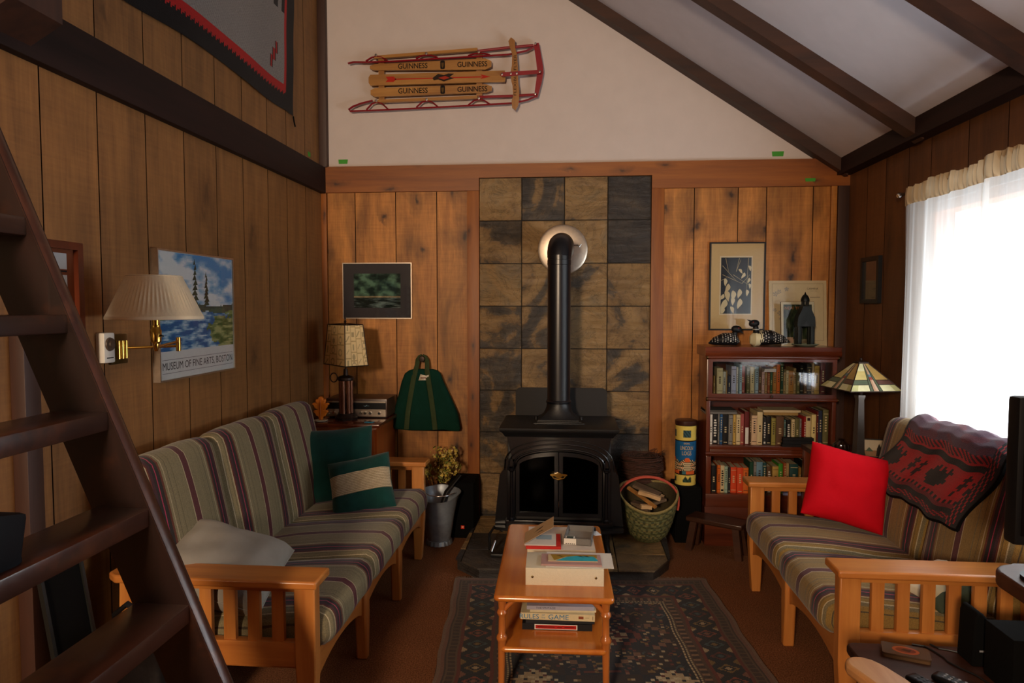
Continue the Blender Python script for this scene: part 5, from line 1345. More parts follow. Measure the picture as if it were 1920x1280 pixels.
def on_table():
    A = 1.2
    t = thing('ring_binder', 'thick white binder with two rivets at the front of the coffee table stack', 'binder', (-.016, 2.752, TZ), R(A + .3))
    b = B()
    for z0, z1 in ((0, .004), (.066, .070)): b.bb(-.155, .155, -.086, .086, z0, z1, .001, col='#d9d2bb')
    b.bb(-.155, .155, -.088, -.083, 0, .070, .001, col='#dcd5be'); b.build('cover', M['binder'], t, local=True)
    b = B(); b.bb(-.148, .148, -.08, .08, .006, .060, col='#e4ddcc'); b.build('papers', M['print'], t, local=True)
    for x in (-.128, .124):
        b = B(); b.lathe([(.005, 0), (.005, -.0015), (.001, -.003)], (x, -.088, .034), 12, 1); b.build('rivet', M['oldbrass'], t, local=True)
    z = TZ + .070
    def sheet(name, label, cat, c, w, d, h, ang, col, fn=None, cut=None):
        t = thing(name, label, cat, c, R(ang)); b = B()
        P = cut or [(-w / 2, -d / 2), (w / 2, -d / 2), (w / 2, d / 2), (-w / 2, d / 2)]
        b.prism(P, 0, h, 2, col=col); b.build('sheet', M['print'], t, local=True)
        if fn:
            F = lambda u, v, q: Vector((u, v, h + q)); b = B(); fn(b, F); b.build('printing', M['print'], t, local=True)
        return t
    sheet('paper_sheet', 'pale loose paper sticking out at the right of the binder stack', 'paper', (.045, 2.757, z), .27, .165, .002, A - .5, '#d8d2c6')
    sheet('booklet', 'dusty pink booklet lying on the white binder', 'booklet', (.012, 2.742, z + .002), .242, .115, .007, A, '#b08c86')
    def bro(b, F):
        b.poly(F, [(-.07, -.034), (.10, -.034), (.10, -.02), (.085, .02), (.02, .026), (-.02, .012)], .0004, 0, '#35a6b8'); b.poly(F, [(-.09, .034), (.10, .034), (.098, -.005), (.085, .016), (.02, .022), (-.03, .008), (-.075, -.03)], .0006, 0, '#9a7a2c')
        for x in (-.055, .03, .055): b.poly(F, [(x - .012, .018), (x + .006, .012), (x + .018, .004), (x + .004, .022)], .0009, 0, '#3a2a1c')
    sheet('brochure', 'bright blue and gold brochure on top of the binder stack', 'brochure', (.018, 2.750, z + .009), .20, .070, .003, A + .5, '#c9b38c', bro)
    # second heap, behind the binder
    lying_book('album', 'thick cream album under the red booklet at the back of the coffee table', 'album', (-.036, 3.115, TZ), (.30, .31, .038), A + 1, '#cdbfb0', title=None, spine='#d4c8a8')
    z2 = TZ + .038
    lying_book('booklet', 'thin red booklet lying on the cream album', 'booklet', (-.112, 3.045, z2), (.155, .17, .012), A + 1, '#c22a22', '#e4d8c8', hard=False)
    t = thing('greeting_card', 'open tan greeting card standing half open on the red booklet', 'card', (-.125, 3.04, z2 + .012), R(A))
    b = B(); b.prism([(-.07, -.07), (.07, -.07), (.07, .08), (-.07, .08)], .0, .004, 2, col='#d4ccc2'); b.rect(lambda u, v, w: Vector((u, v, .0042 + w)), -.02, .0, .05, .06, 0, 0, '#8fa2ac'); b.build('inner_leaf', M['print'], t, local=True)
    F = lambda u, v, w: Vector((-.072 + u * .87 - w * .49, v, .006 + u * .52 + w * .87))
    b = B(); slab(b, F, 0, -.07, .15, .08, 0, .0015, col='#b99a74'); b.poly(F, [(.05, .0), (.09, .01), (.10, .03), (.07, .02)], .002, 0, '#4a3a2c'); b.poly(F, [(.06, -.03), (.10, -.035), (.09, -.02)], .002, 0, '#4a3a2c'); b.build('raised_leaf', M['print'], t, local=True)
    t = thing('card_box', 'open grey cardboard tray with a white end label on the cream album', 'box', (.050, 3.115, z2), R(-6))
    b = B(); b.bb(-.062, .062, -.095, .095, 0, .003, col='#8f887e')
    for x in (-.062, .058): b.bb(x, x + .004, -.095, .095, 0, .030, col='#77736e')
    for y in (-.095, .091): b.bb(-.062, .062, y, y + .004, 0, .030, col='#77736e')
    b.build('tray', M['print'], t, local=True)
    F = frame((0, -.0955, 0), (1, 0, 0), (0, 0, 1)); b = B(); b.rect(F, -.060, .002, -.005, .029, .0003, 0, '#e8e2d6')
    for q in range(5): b.rect(F, -.052 + q * .009, .004, -.047 + q * .009, .008, .0006, 0, '#4a4640')
    b.build('end_label', M['print'], t, local=True)
    b = B(); b.bb(-.055, -.015, -.09, -.05, .003, .026, .001, col='#dcd6c8'); b.bb(-.05, -.02, -.088, -.055, .026, .0265, col='#3c4a44'); b.build('folded_card', M['print'], t, local=True)
    t = thing('bead_clip', 'glittering black bead clip at the back corner of the cream album', 'clip', (.095, 3.225, z2), R(-10))
    b = B(); b.tube([(-.035 + .07 * k / 8, .006 * math.sin(k), .010) for k in range(9)], .010, 8); b.build('beaded_band', M['black'], t, local=True)
    b = B()
    for k in range(16): b.lathe([(.001, -.002), (.002, 0), (.001, .002)], (-.035 + .0045 * k, .006 * math.sin(k * 2), .020), 6)
    b.build('beads', M['chrome'], t, local=True)
    sheet('paper_tag', 'small white paper tag at the right back of the cream album', 'paper', (.128, 3.19, z2), .035, .06, .0012, 20, '#d9dde0')
    # lower shelf stack, bottom to top
    s = .228; x0, y0 = -.038, 2.835
    def lab_red(b, F):
        b.rect(F, -.092, .003, .082, .024, .0002, 0, '#e8e0d8'); b.rect(F, -.088, .006, .078, .021, .0005, 0, '#b3241c')
        for a, c in ((-.08, -.01), (.0, .02), (.03, .07)): b.rect(F, a, .012, c, .015, .0008, 0, '#4a0f0c')
    lying_book('book', 'black hardback with a red spine label at the bottom of the shelf stack', 'book', (x0 - .008, y0, s), (.285, .22, .027), A, '#17171a', title=lab_red)
    lying_book('book', 'thin dark grey book between the black hardback and the cream games book', 'book', (x0 + .002, y0 + .004, s + .027), (.28, .22, .016), A + 1, '#24262a')
    def lab_game(b, F):
        b.text(F, 'RULES', -.115, .0135, .020, .0004, 0, '#2f7aa8', .078); b.text(F, 'OF', -.058, .020, .007, .0004, 0, '#2f7aa8'); b.text(F, 'THE', -.058, .009, .006, .0004, 0, '#2f7aa8'); b.text(F, 'GAME', .004, .0135, .020, .0004, 0, '#2f7aa8', .082)
        b.rect(F, .085, .009, .105, .020, .0004, 0, '#8a4a30'); b.rect(F, .112, .013, .128, .015, .0004, 0, '#9a8a70'); b.rect(F, .142, .006, .144, .022, .0004, 0, '#4a3a2a')
    lying_book('book', 'cream paperback titled RULES OF THE GAME in blue on the table shelf', 'book', (x0 - .004, y0, s + .043), (.302, .225, .027), A - 1.2, '#dccfa6', title=lab_game, hard=False)
    lying_book('magazine', 'thin cream magazine on top of the blue-lettered paperback', 'magazine', (x0 + .012, y0 + .01, s + .070), (.27, .21, .009), A + 2, '#d5c8a8', hard=False)
    lying_book('magazine', 'lavender-backed book at the top of the shelf stack under the table', 'book', (x0 + .004, y0 + .01, s + .079), (.275, .215, .016), A + .5, '#a9a8ba', title=lambda b, F: b.text(F, 'THE VINTAGE', -.06, .008, .007, .0004, 0, '#4a4650', .08), hard=False)
    lying_book('book', 'brown bound book standing behind the shelf stack at the left', 'book', (x0 - .12, y0 + .155, s), (.05, .06, .14), A, '#8a4a24', hard=True)
M['binder'] = painted('textured_vinyl', .55, var=.06, vs=120, bump=.35, bs=300)
on_table()
# ================================================================== BOOKCASE
BX, BY = .884, 4.45
def bookcase():
    x0, x1, yb = BX, BX + .806, YB - .005
    t = thing('barrister_bookcase', 'dark mahogany sectional bookcase with one glazed door in the back right corner', 'bookcase', (BX + .403, 4.6, 0))
    for a in (x0, x1 - .024):
        b = B(); b.bb(a, a + .024, BY + .012, yb, .06, 1.235, .003); b.build('side_panel', M['mahog_z'], t)
    b = B(); b.prism([(BY - .018, 1.238), (BY - .022, 1.252), (BY - .012, 1.262), (BY - .016, 1.288), (yb, 1.288), (yb, 1.226), (BY - .004, 1.226)], x0 - .016, x1 + .016, 0); b.build('top_cornice', M['mahog'], t)
    b = B(); b.bb(x0 + .02, x1 - .02, yb - .012, yb, .1, 1.23); b.build('back_panel', M['mahog'], t)
    for z0, z1 in ((.958, .983), (.626, .652), (.308, .334)):
        b = B(); b.bb(x0 + .022, x1 - .022, BY + .006, yb - .01, z0, z1, .003); b.build('shelf', M['mahog'], t)
    for z in (1.221, .952, .600):     # half round rails with metal bands
        b = B(); b.tube([(x0 - .006, BY - .002, z), (x1 + .006, BY - .002, z)], .0115, 12); b.build('moulded_rail', M['mahog'], t)
    for z in (1.221, .952):
        for a in (x0 - .006, x1 - .002):
            b = B(); b.tube([(a, BY - .002, z), (a + .008, BY - .002, z)], .0128, 12); b.build('metal_band', M['oldbrass'], t)
    b = B(); b.bb(x0 + .024, x1 - .024, BY + .004, BY + .02, .580, .626, .003); b.build('header_rail', M['mahog'], t)
    b = B(); b.bb(x0, x1, BY - .002, BY + .02, .250, .335, .003); b.build('bottom_rail', M['mahog'], t)
    b = B(); b.prism([(BY - .012, 0), (BY - .014, .20), (BY - .004, .235), (BY + .0, .252), (yb, .252), (yb, 0)], x0 - .006, x1 + .006, 0); b.build('base', M['mahog'], t)
    b = B()
    for a in (x0, x1 - .05): b.bb(a + (0 if a == x0 else .018), a + (.032 if a == x0 else .05), BY, BY + .02, .335, .58, .003)
    b.build('lower_stile', M['mahog_z'], t)
    F = frame((0, BY + .014, 0), (1, 0, 0), (0, 0, 1))
    b = B(); frame_bars(b, F, x0 + .010, .963, x1 - .010, 1.212, .0, 0, 0) if 0 else None
    for u0, v0, u1, v1 in ((x0 + .006, .963, x0 + .032, 1.212), (x1 - .032, .963, x1 - .006, 1.212), (x0 + .032, .963, x1 - .032, .987), (x0 + .032, 1.194, x1 - .032, 1.212)):
        b.loft([[F(u0, v0, d), F(u1, v0, d), F(u1, v1, d), F(u0, v1, d)] for d in (0, .018)])
    d = b.build('glazed_door', M['mahog'], t)
    b = B(); slab(b, F, x0 + .030, .985, x1 - .030, 1.196, .006, .009); b.build('glass', M['doorglass'], d)
    b = B(); b.lathe([(.006, 0), (.005, -.008), (.009, -.013), (.007, -.020), (.001, -.022)], (BX + .40, BY - .004, .975), 14, 1); b.build('door_knob', M['bronze'], d)
bookcase()
ORD = 'first second third fourth fifth sixth seventh eighth ninth tenth eleventh twelfth thirteenth fourteenth fifteenth sixteenth seventeenth eighteenth nineteenth twentieth'.split()
def ordn(k):
    if k < 20: return ORD[k]
    return 'twenty-' + ORD[k - 20] if k < 29 else ('thirtieth' if k == 29 else 'thirty-' + ORD[k - 30])
TOP='46,58,115,ochre;68,105,166,cream;107,126,141,grey-white;127,134,149,tan;136,157,119,navy;158,189,178,lavender;191,202,173,white;210,226,189,pale blue;230,258,175,dusty red;268,287,169,olive;292,318,169,cream;321,343,171,pale blue;344,363,175,brown;364,382,140,pink;383,398,137,tan;400,416,135,rust;418,433,142,green;434,456,173,amber;457,478,187,orange;480,499,209,dark green;500,514,137,tan;515,532,149,cream;533,563,146,amber;564,580,164,tan;581,603,137,olive;604,622,182,black;628,647,133,brown;648,678,191,charcoal;682,694,209,beige;695,725,180,mustard;733,762,200,dark red'
MID='9,28,194,white;30,63,196,black,white;65,76,196,grey;77,94,196,blue;95,132,194,black;133,160,191,grey;162,181,194,mustard;183,210,194,cream;211,235,199,dusty red;237,266,216,dark red,white;269,280,211,brown;282,318,191,peach;320,354,213,cream;357,376,179,charcoal,white;378,409,184,black;411,438,174,olive yellow;440,489,186,brown;492,503,164,teal;505,531,167,black,white;538,559,169,cream;561,588,174,olive;590,603,172,grey;617,630,186,red,white;632,663,189,cream,dark red;666,695,201,pale yellow;697,708,223,dark red;710,735,226,navy;737,772,233,olive'
BOT='43,75,177,black;81,102,181,orange;102,128,177,cream,black;128,149,172,pale green;150,166,167,charcoal;168,205,167,vermilion;207,245,167,vermilion;246,279,167,orange;286,311,206,dark green;312,330,208,grey;331,370,204,steel blue;372,394,201,dark teal;397,426,177,brown,white;431,468,179,mustard;470,497,196,bright green;501,516,204,rust;517,537,201,tan;539,591,196,dark teal;596,613,174,ochre;615,634,221,black,white'
def shelf_books(spec, z, where, group, depth, mirror=False):
    rows = [r.split(',') for r in spec.split(';')]
    if rows[0][0] == '9': rows = [[str(27 + (int(v) - 9) * .978) if q < 2 else v for q, v in enumerate(r)] for r in rows]
    r2 = random.Random(len(spec))
    for k, r in enumerate(rows):
        a, c, h = (float(v) / 1000 for v in r[:3]); col = r[3]; lab = r[4] if len(r) > 4 else None
        w = c - a; x = BX + a; d = depth + r2.uniform(-.015, .015); y0 = BY + .038 + r2.uniform(0, .012) if where[0] != 'b' else BY + .030 + (.05 if k > 7 else 0) + r2.uniform(0, .01)
        hexc = BOOKCOL[col]; t = thing('book', None, 'book', (x + w / 2, y0 + d / 2, z), 0, group)
        ld = f"{col} {'paperback' if (k * 7) % 3 == 0 else 'book'} with {lab} spine label" if lab else f"{'slim ' if w < .018 else 'thick ' if w > .044 else ''}{col} book"
        t['label'] = f"{ld}, {ordn(k)} from the left {where}"
        b = B(); k_ = .0018 if w > .012 else .001
        b.prism([(x, y0 + d), (x, y0 + .004), (x + w * .2, y0), (x + w * .8, y0), (x + w, y0 + .004), (x + w, y0 + d), (x + w - k_, y0 + d), (x + w - k_, y0 + .006), (x + k_, y0 + .006), (x + k_, y0 + d)], z, z + h, 2, col=hexc)
        cov = b
        b = B(); b.bb(x + k_, x + w - k_, y0 + .006, y0 + d - .003, z + .001, z + h - .003, col='#c6b594'); b.build('pages', M['print'], t)
        if w > .010:
            b = cov; F = frame((x + w / 2, y0 - .0002, z), (1, 0, 0), (0, 0, 1)); dark = sum(int(hexc[i:i+2], 16) for i in (1, 3, 5)) < 330
            ink = '#cbb98c' if dark else '#33261c'; hw = w * .30
            if lab:
                lc = BOOKCOL.get(lab, '#ddd6c6')
                if lab in ('white',) and col == 'dark red': b.rect(F, -w * .36, h * .03, w * .36, h * .52, .0003, 0, lc)
                elif lab == 'dark red': b.rect(F, -w * .45, 0.0, w * .45, h * .28, .0003, 0, lc); b.rect(F, -w * .3, h * .85, w * .3, h * .95, .0003, 0, '#2a1512')
                else:
                    for q in range(7): b.rect(F, -hw * (.9 if q % 2 else .7), h * (.26 + .085 * q), hw * (.9 if q % 3 else .6), h * (.31 + .085 * q), .0003, 0, lc)
                    b.rect(F, -hw, h * .05, hw, h * .12, .0003, 0, lc)
            else:
                for q in range(3 + k % 4): b.rect(F, -hw * .55, h * (.40 + .075 * q), hw * .55, h * (.44 + .075 * q), .0003, 0, ink)
                if k % 2: b.rect(F, -w * .42, h * .88, w * .42, h * .895, .0003, 0, ink); b.rect(F, -w * .42, h * .10, w * .42, h * .115, .0003, 0, ink)
                else: b.rect(F, -hw, h * .06, hw, h * .085, .0003, 0, ink)
        cov.build('cover', M['book'], t)
shelf_books(TOP, .983, 'behind the bookcase glass', 'books behind the glass door', .17)
shelf_books(MID, .652, 'on the middle shelf', 'books on the open middle shelf', .19)
shelf_books(BOT, .334, 'on the bottom shelf', 'books on the bottom shelf', .16)
def flat(name, label, cat, x, y, z, w, d, h, cover, pages='#cdbfa0', hard=True):
    lying_book(name, label, cat, (x, y, z), (w, d, h), 0, cover, pages, hard=hard)
flat('magazine', 'pale pink pamphlet lying on the books behind the bookcase glass', 'magazine', BX + .402, 4.55, .983 + .1435, .075, .12, .010, '#d8c8c4', hard=False)
flat('magazine', 'pale pamphlet topmost on the pink pile behind the bookcase glass', 'magazine', BX + .404, 4.55, .983 + .154, .072, .12, .008, '#d9d2cc', hard=False)
flat('magazine', 'grey magazine lying across the books at the left of the open middle shelf', 'magazine', BX + .098, 4.57, .652 + .199, .205, .16, .012, '#6a6660', '#aaa498', False)
flat('magazine', 'dark magazine topmost over the left books of the open middle bookcase shelf', 'magazine', BX + .096, 4.57, .652 + .212, .20, .16, .011, '#46423c', '#aaa498', False)
flat('book', 'tan book lying across the upright books at the right of the middle shelf', 'book', BX + .480, 4.58, .652 + .1925, .215, .15, .018, '#9a7a44')
flat('book', 'beige book topmost of two lying at the right of the middle shelf', 'book', BX + .485, 4.58, .652 + .211, .235, .15, .015, '#c8b48c')
for k, (dz, w) in enumerate(((0, .192), (.019, .185), (.038, .19))):
    o = flat('disc_case', ['lowest black disc case at the right front of the middle bookcase shelf', 'middle black disc case at the right front of the middle bookcase shelf', 'top black disc case at the right front of the middle bookcase shelf'][k], 'case', BX + .568 + .004 * k, 4.464 + .006 * k, .652 + dz, w, .045, .018, '#0d0d10', '#1a1a1c')

# ------------------------------------------------------------------ on top of the bookcase
TT = 1.288
M['satin'] = painted('satin_paint', .5, var=.06, spec=.25)
def loon(name, label, pts, radii, neck, headc, bill, breast, dirx):
    t = thing(name, label, 'decoy', ((pts[0][0] + pts[-1][0]) / 2, pts[0][1], TT), 0, 'loon decoys on the bookcase')
    def bc(c):
        u = (c.x - pts[0][0]) / (pts[-1][0] - pts[0][0])
        if c.z < TT + .026: return '#17171a' if not (breast and u > .78) else '#d8cfa8'
        if breast and u > .80: return '#d8cfa8' if c.z < TT + .085 else '#17171a'
        if breast and u > .72: return '#d8cfa8' if int(c.z * 260 + c.x * 160) % 2 else '#17171a'
        i, j = int((c.x - .8) * 190), int((math.atan2(c.z - TT - .03, c.y - pts[0][1]) + 4) * 7)
        return '#c9c6bc' if i % 3 == 0 and (j + i // 3) % 2 == 0 else '#131316'
    P = [Vector(p) for p in pts]; fine = []; rr = []
    N = 60
    for k in range(N + 1):
        q = k / N * (len(P) - 1); i = min(int(q), len(P) - 2); f = q - i; f = f * f * (3 - 2 * f) * .5 + f * .5
        fine.append(P[i].lerp(P[i + 1], f)); rr.append((lerp(radii[i][0], radii[i + 1][0], f), lerp(radii[i][1], radii[i + 1][1], f)))
    b = B(); n = 44; rings = []
    for p, (ry, rz_) in zip(fine, rr): rings.append([(p.x, p.y + ry * math.cos(2 * PI * k / n), max(TT, p.z + rz_ * math.sin(2 * PI * k / n))) for k in range(n)])
    b.loft(rings, 0, bc); b.build('body', M['satin'], t)
    b = B(); b.tube(neck, [(.020, .022), (.016, .018), (.0145, .016), (.016, .019)], 16, col='#101013')
    hc = Vector(headc); b.loft([[hc + Vector((dirx * (.033 * -math.cos(PI * q / 12)), (.020 * math.sin(PI * q / 12) ** .8 + .0005) * math.cos(2 * PI * k / 18), (.0235 * math.sin(PI * q / 12) ** .8 + .0005) * math.sin(2 * PI * k / 18) - .004 * (q / 12))) for k in range(18)] for q in range(13)], 0, '#101013'); b.build('head', M['satin'], t)
    b = B(); b.tube([hc + Vector((dirx * .022, 0, .002)), hc.lerp(Vector(bill), .6) + Vector((0, 0, .002)), Vector(bill)], [(.009, .010), (.006, .006), (.0012, .0012)], 10, col='#1a1a1c'); b.build('bill', M['satin'], t)
    for s in (-1, 1):
        b = B(); b.lathe([(.001, -.002), (.004, 0), (.001, .002)], (hc.x + dirx * .010, hc.y + s * .0195, hc.z + .006), 10, 1, col='#7a1a12'); b.build('eye', M['paint_gl'], t)
    if breast:
        b = B(); b.tube([Vector(neck[1]) + Vector((.019 * math.cos(R(a)), .019 * math.sin(R(a)), 0)) for a in range(0, 361, 20)], .003, 6, col='#c9c4b8'); b.build('neck_ring', M['paint_gl'], t)
y = 4.555
loon('loon_decoy', 'low black loon decoy with a white-dashed back and bowed head, left on the bookcase', [(.908, y, TT + .018), (.94, y, TT + .032), (1.0, y, TT + .045), (1.05, y, TT + .046), (1.085, y, TT + .038), (1.105, y, TT + .030)], [(.004, .004), (.028, .024), (.052, .040), (.054, .040), (.038, .034), (.006, .01)],
     [(1.068, y, TT + .060), (1.076, y, TT + .085), (1.080, y, TT + .10), (1.082, y, TT + .108)], (1.085, y - .005, TT + .112), (1.128, y - .012, TT + .082), False, 1)
loon('loon_decoy', 'tall loon decoy with a white breast, raised black head and chequered back on the bookcase', [(1.425, y, TT + .030), (1.38, y, TT + .045), (1.31, y, TT + .058), (1.25, y, TT + .056), (1.20, y, TT + .048), (1.172, y, TT + .042)], [(.003, .004), (.030, .026), (.056, .046), (.058, .050), (.048, .050), (.014, .026)],
     [(1.212, y, TT + .085), (1.210, y, TT + .11), (1.206, y, TT + .128), (1.202, y, TT + .142)], (1.196, y - .004, TT + .150), (1.150, y - .010, TT + .172), True, -1)
def leaf_print():
    F = frame((0, YB - .02 + .02, 0), (1, 0, 0), (0, 0, 1)); u0, u1, v0, v1 = .943, 1.312, 1.385, 1.978
    t = thing('framed_print', 'tall black-framed botanical print of pale leaves on the back wall above the bookcase', 'picture', (1.127, YB, 1.385))
    b = B(); frame_bars(b, F, u0, v0, u1, v1, .010, .001, .024); b.build('picture_frame', M['black'], t)
    b = B(); slab(b, F, u0 + .006, v0 + .006, u1 - .006, v1 - .006, .001, .014, col='#e2bd88'); b.build('mat_board', M['print'], t)
    b = B(); b.rect(F, 1.012, 1.488, 1.228, 1.885, .0143, 0, '#efd9b4'); b.rect(F, 1.020, 1.497, 1.220, 1.875, .0147, 0, '#2b3440')
    r2 = random.Random(31)
    def inside(p): return (min(1.219, max(1.021, p[0])), min(1.874, max(1.498, p[1])))
    for (xa, za, xb, zb) in ((1.03, 1.82, 1.12, 1.72), (1.10, 1.76, 1.22, 1.68), (1.14, 1.87, 1.12, 1.78), (1.20, 1.87, 1.19, 1.66), (1.03, 1.76, 1.16, 1.70), (1.12, 1.78, 1.15, 1.86), (1.05, 1.87, 1.07, 1.78), (1.16, 1.70, 1.21, 1.76), (1.02, 1.72, 1.06, 1.74)):
        d = Vector((xb - xa, zb - za)).normalized() * .0016; b.poly(F, [inside(p) for p in ((xa - d.y, za + d.x), (xa + d.y, za - d.x), (xb + d.y * .5, zb - d.x * .5), (xb - d.y * .5, zb + d.x * .5))], .015, 0, '#c9b48c')
    for (lx, lz, s, a) in ((1.045, 1.735, .040, -80), (1.07, 1.70, .050, -100), (1.10, 1.655, .055, -85), (1.05, 1.655, .06, -70), (1.145, 1.665, .05, -95), (1.15, 1.60, .055, -100), (1.055, 1.595, .065, -110), (1.035, 1.545, .045, -95), (1.085, 1.545, .04, -60), (1.19, 1.66, .035, -80), (1.20, 1.82, .03, -60), (1.175, 1.775, .035, -110), (1.135, 1.795, .03, -40), (1.205, 1.74, .03, -95), (1.095, 1.61, .045, -80), (1.04, 1.63, .04, -120), (1.205, 1.70, .028, -70)):
        ca, sa = math.cos(R(a)), math.sin(R(a)); pts = []
        for q in range(14):
            w = q / 7 if q <= 7 else (14 - q) / 7; lu = w * s * 1.35; lv = (1 if q <= 7 else -1) * s * .30 * math.sin(PI * w ** .75) ** 1.1 + .004 * math.sin(w * 5)
            pts.append(inside((lx + lu * ca - lv * sa, lz + lu * sa + lv * ca)))
        b.poly(F, pts, .0153 + .00005 * (lx * 100 % 3), 0, r2.choice(['#e6d2aa', '#dcc498', '#efdcb8']))
    b.build('print', M['print'], t)
    b = B(); slab(b, F, u0 + .008, v0 + .008, u1 - .008, v1 - .008, .0195, .0205); b.build('glass', M['pane'], t)
leaf_print()
def leaning():
    F = frame((0, YB - .062, TT), (1, 0, 0), (0, .10, 1)); t = thing('poster_board', 'pale cream poster leaning on the back wall behind the green magazine cover', 'poster', (1.53, YB - .05, TT))
    b = B(); slab(b, F, 1.335, 0, 1.707, .432, -.012, 0, col='#e4caa0'); u0, u1, v0, v1 = 1.356, 1.687, .03, .412
    for a in ((u0, v0, u0 + .0015, v1), (u1 - .0015, v0, u1, v1), (u0, v0, u1, v0 + .0015), (u0, v1 - .0015, u1, v1)): b.rect(F, *a, .0004, 0, '#6b5a48')
    b.text(F, 'CARMINA', 1.618, .378, .013, .0005, 0, '#4a3f38', .072); b.text(F, 'PIANO  AND', 1.625, .363, .005, .0005, 0, '#8d7c68', .045); b.rect(F, 1.60, .318, 1.665, .323, .0004, 0, '#a08c74')
    r2 = random.Random(2)
    for k in range(9):
        cx, cz, s = r2.uniform(1.37, 1.45), r2.uniform(.10, .39), r2.uniform(.008, .018)
        for q in range(5):
            a = q * 1.257 + k; b.poly(F, [(cx, cz), (cx + s * math.cos(a), cz + s * math.sin(a)), (cx + s * 1.2 * math.cos(a + .4), cz + s * 1.2 * math.sin(a + .4)), (cx + s * math.cos(a + .8), cz + s * math.sin(a + .8))], .0004, 0, '#b3a79a')
    b.build('board', M['print'], t)
    b = B(); slab(b, F, 1.337, .002, 1.705, .430, .002, .003); b.build('glass', M['pane'], t)
    F = frame((0, 4.615, TT), (1, 0, 0), (0, .09, 1)); t = thing('magazine_cover', 'small framed dark green magazine cover lettered NEW YORKER in front of the cream poster', 'picture', (1.495, 4.62, TT))
    b = B(); slab(b, F, 1.388, 0, 1.602, .290, -.010, -.001, col='#3a2a1c'); slab(b, F, 1.390, .0, 1.600, .288, -.001, .0, col='#d5c7a8')
    def art(x, y):
        n = fbm(x * 2, y * 2, 2.5, 4, 9.2)
        if y < .14 and x < .32: return hexmix('#8a6a52', '#c9a48c', .5 + n)
        if y < .10: return hexmix('#6a5c48', '#9a8a6c', .5 + n)
        return hexmix('#101a12', '#3f4a2c', .42 + .9 * n)
    picture_grid(b, F, 1.405, .018, 1.586, .272, 30, 40, art, .0004); b.text(F, 'NEW YORKER', 1.496, .248, .020, .0009, 0, '#b0622c', .165)
    b.build('framed_cover', M['print'], t)
    b = B(); slab(b, F, 1.392, .002, 1.598, .286, .002, .003); b.build('glass', M['pane'], t)
leaning()
def chapel():
    cx, cy = 1.512, 4.545
    t = thing('metal_chapel', 'dark metal domed chapel ornament standing on a pale dish on the bookcase', 'ornament', (cx, cy, TT))
    m = M['verdi']
    for sx in (-1, 1):
        for sy in (-1, 1):
            b = B(); b.bb(cx + sx * .040 - .012, cx + sx * .040 + .012, cy + sy * .025 - .010, cy + sy * .025 + .010, TT + .012, TT + .135, .002); b.build('corner_pillar', m, t)
    b = B(); b.prism([(cx - .056, TT + .130), (cx + .056, TT + .130), (cx + .052, TT + .19), (cx + .034, TT + .228), (cx + .022, TT + .26), (cx - .022, TT + .26), (cx - .034, TT + .228), (cx - .052, TT + .19)], cy - .038, cy + .038, 1); b.build('gabled_body', m, t)
    b = B(); b.prism([(cx - .017, TT + .132), (cx + .017, TT + .132), (cx + .014, TT + .150), (cx, TT + .165), (cx - .014, TT + .150)], cy - .0395, cy - .030, 1); b.build('niche', M['black'], t)
    b = B()
    for k in range(6): a = R(60 * k + 30); b.tube([(cx + .019 * math.cos(a), cy + .019 * math.sin(a), TT + .255), (cx + .019 * math.cos(a), cy + .019 * math.sin(a), TT + .295)], .004, 6)
    b.build('lantern_columns', m, t)
    b = B(); b.lathe([(.026, TT + .290), (.027, TT + .298), (.024, TT + .312), (.016, TT + .328), (.006, TT + .336), (.003, TT + .348), (.001, TT + .350)], (cx, cy, 0), 20); b.build('dome', m, t)
    t = thing('dish', 'shallow pale green glass dish under the metal chapel ornament', 'dish', (cx, cy - .02, TT))
    b = B(); b.lathe([(.035, TT), (.055, TT + .003), (.084, TT + .016), (.082, TT + .018), (.052, TT + .008), (.001, TT + .007)], (cx, cy - .02, 0), 40); b.build('bowl', plain('pale_celadon', '#8d9a84', .25), t)
M['verdi'] = plain('dark_verdigris_metal', '#0d1412', .5, .5, .3)
chapel()
def wall_mirror():
    F = frame((XR, 0, 0), (0, -1, 0), (0, 0, 1)); t = thing('wall_mirror', 'narrow black-framed mirror on the right wall between bookcase and curtain', 'mirror', (XR, 4.345, 1.565))
    b = B(); frame_bars(b, F, -4.465, 1.565, -4.215, 1.848, .026, .001, .024); b.build('mirror_frame', M['black'], t)
    b = B(); slab(b, F, -4.442, 1.588, -4.238, 1.825, .001, .012); b.build('mirror_glass', plain('silvered_glass', '#6a6058', .06, 1, .05), t)
wall_mirror()

# ================================================================== END TABLE, GLASS LAMP
EZ = .69
def end_table():
    t = thing('end_table', 'dark wooden end table between the two-seat sofa and the bookcase', 'table', (1.56, 4.10, 0))
    b = B(); b.bb(1.445, 1.80, 3.855, 4.36, EZ - .03, EZ, .006); b.build('top', M['darkwood'], t)
    for x in (1.47, 1.775):
        for y_ in (3.88, 4.335): b = B(); b.bb(x - .018, x + .018, y_ - .018, y_ + .018, 0, EZ - .03, .003); b.build('leg', M['mahog_z'], t)
    b = B(); b.bb(1.455, 1.785, 3.87, 4.345, .40, .42, .003); b.build('lower_shelf', M['darkwood'], t)
    b = B(); b.bb(1.475, 1.77, 3.862, 3.88, EZ - .07, EZ - .03, .002); b.bb(1.475, 1.77, 4.335, 4.352, EZ - .11, EZ - .03, .002); b.build('apron', M['darkwood'], t)
end_table()
flat('magazine', 'lilac booklet lying on the bottom bookcase shelf, seen through the far arm slats', 'magazine', 1.43, 4.492, .334, .11, .06, .016, '#8d94c0', hard=False)
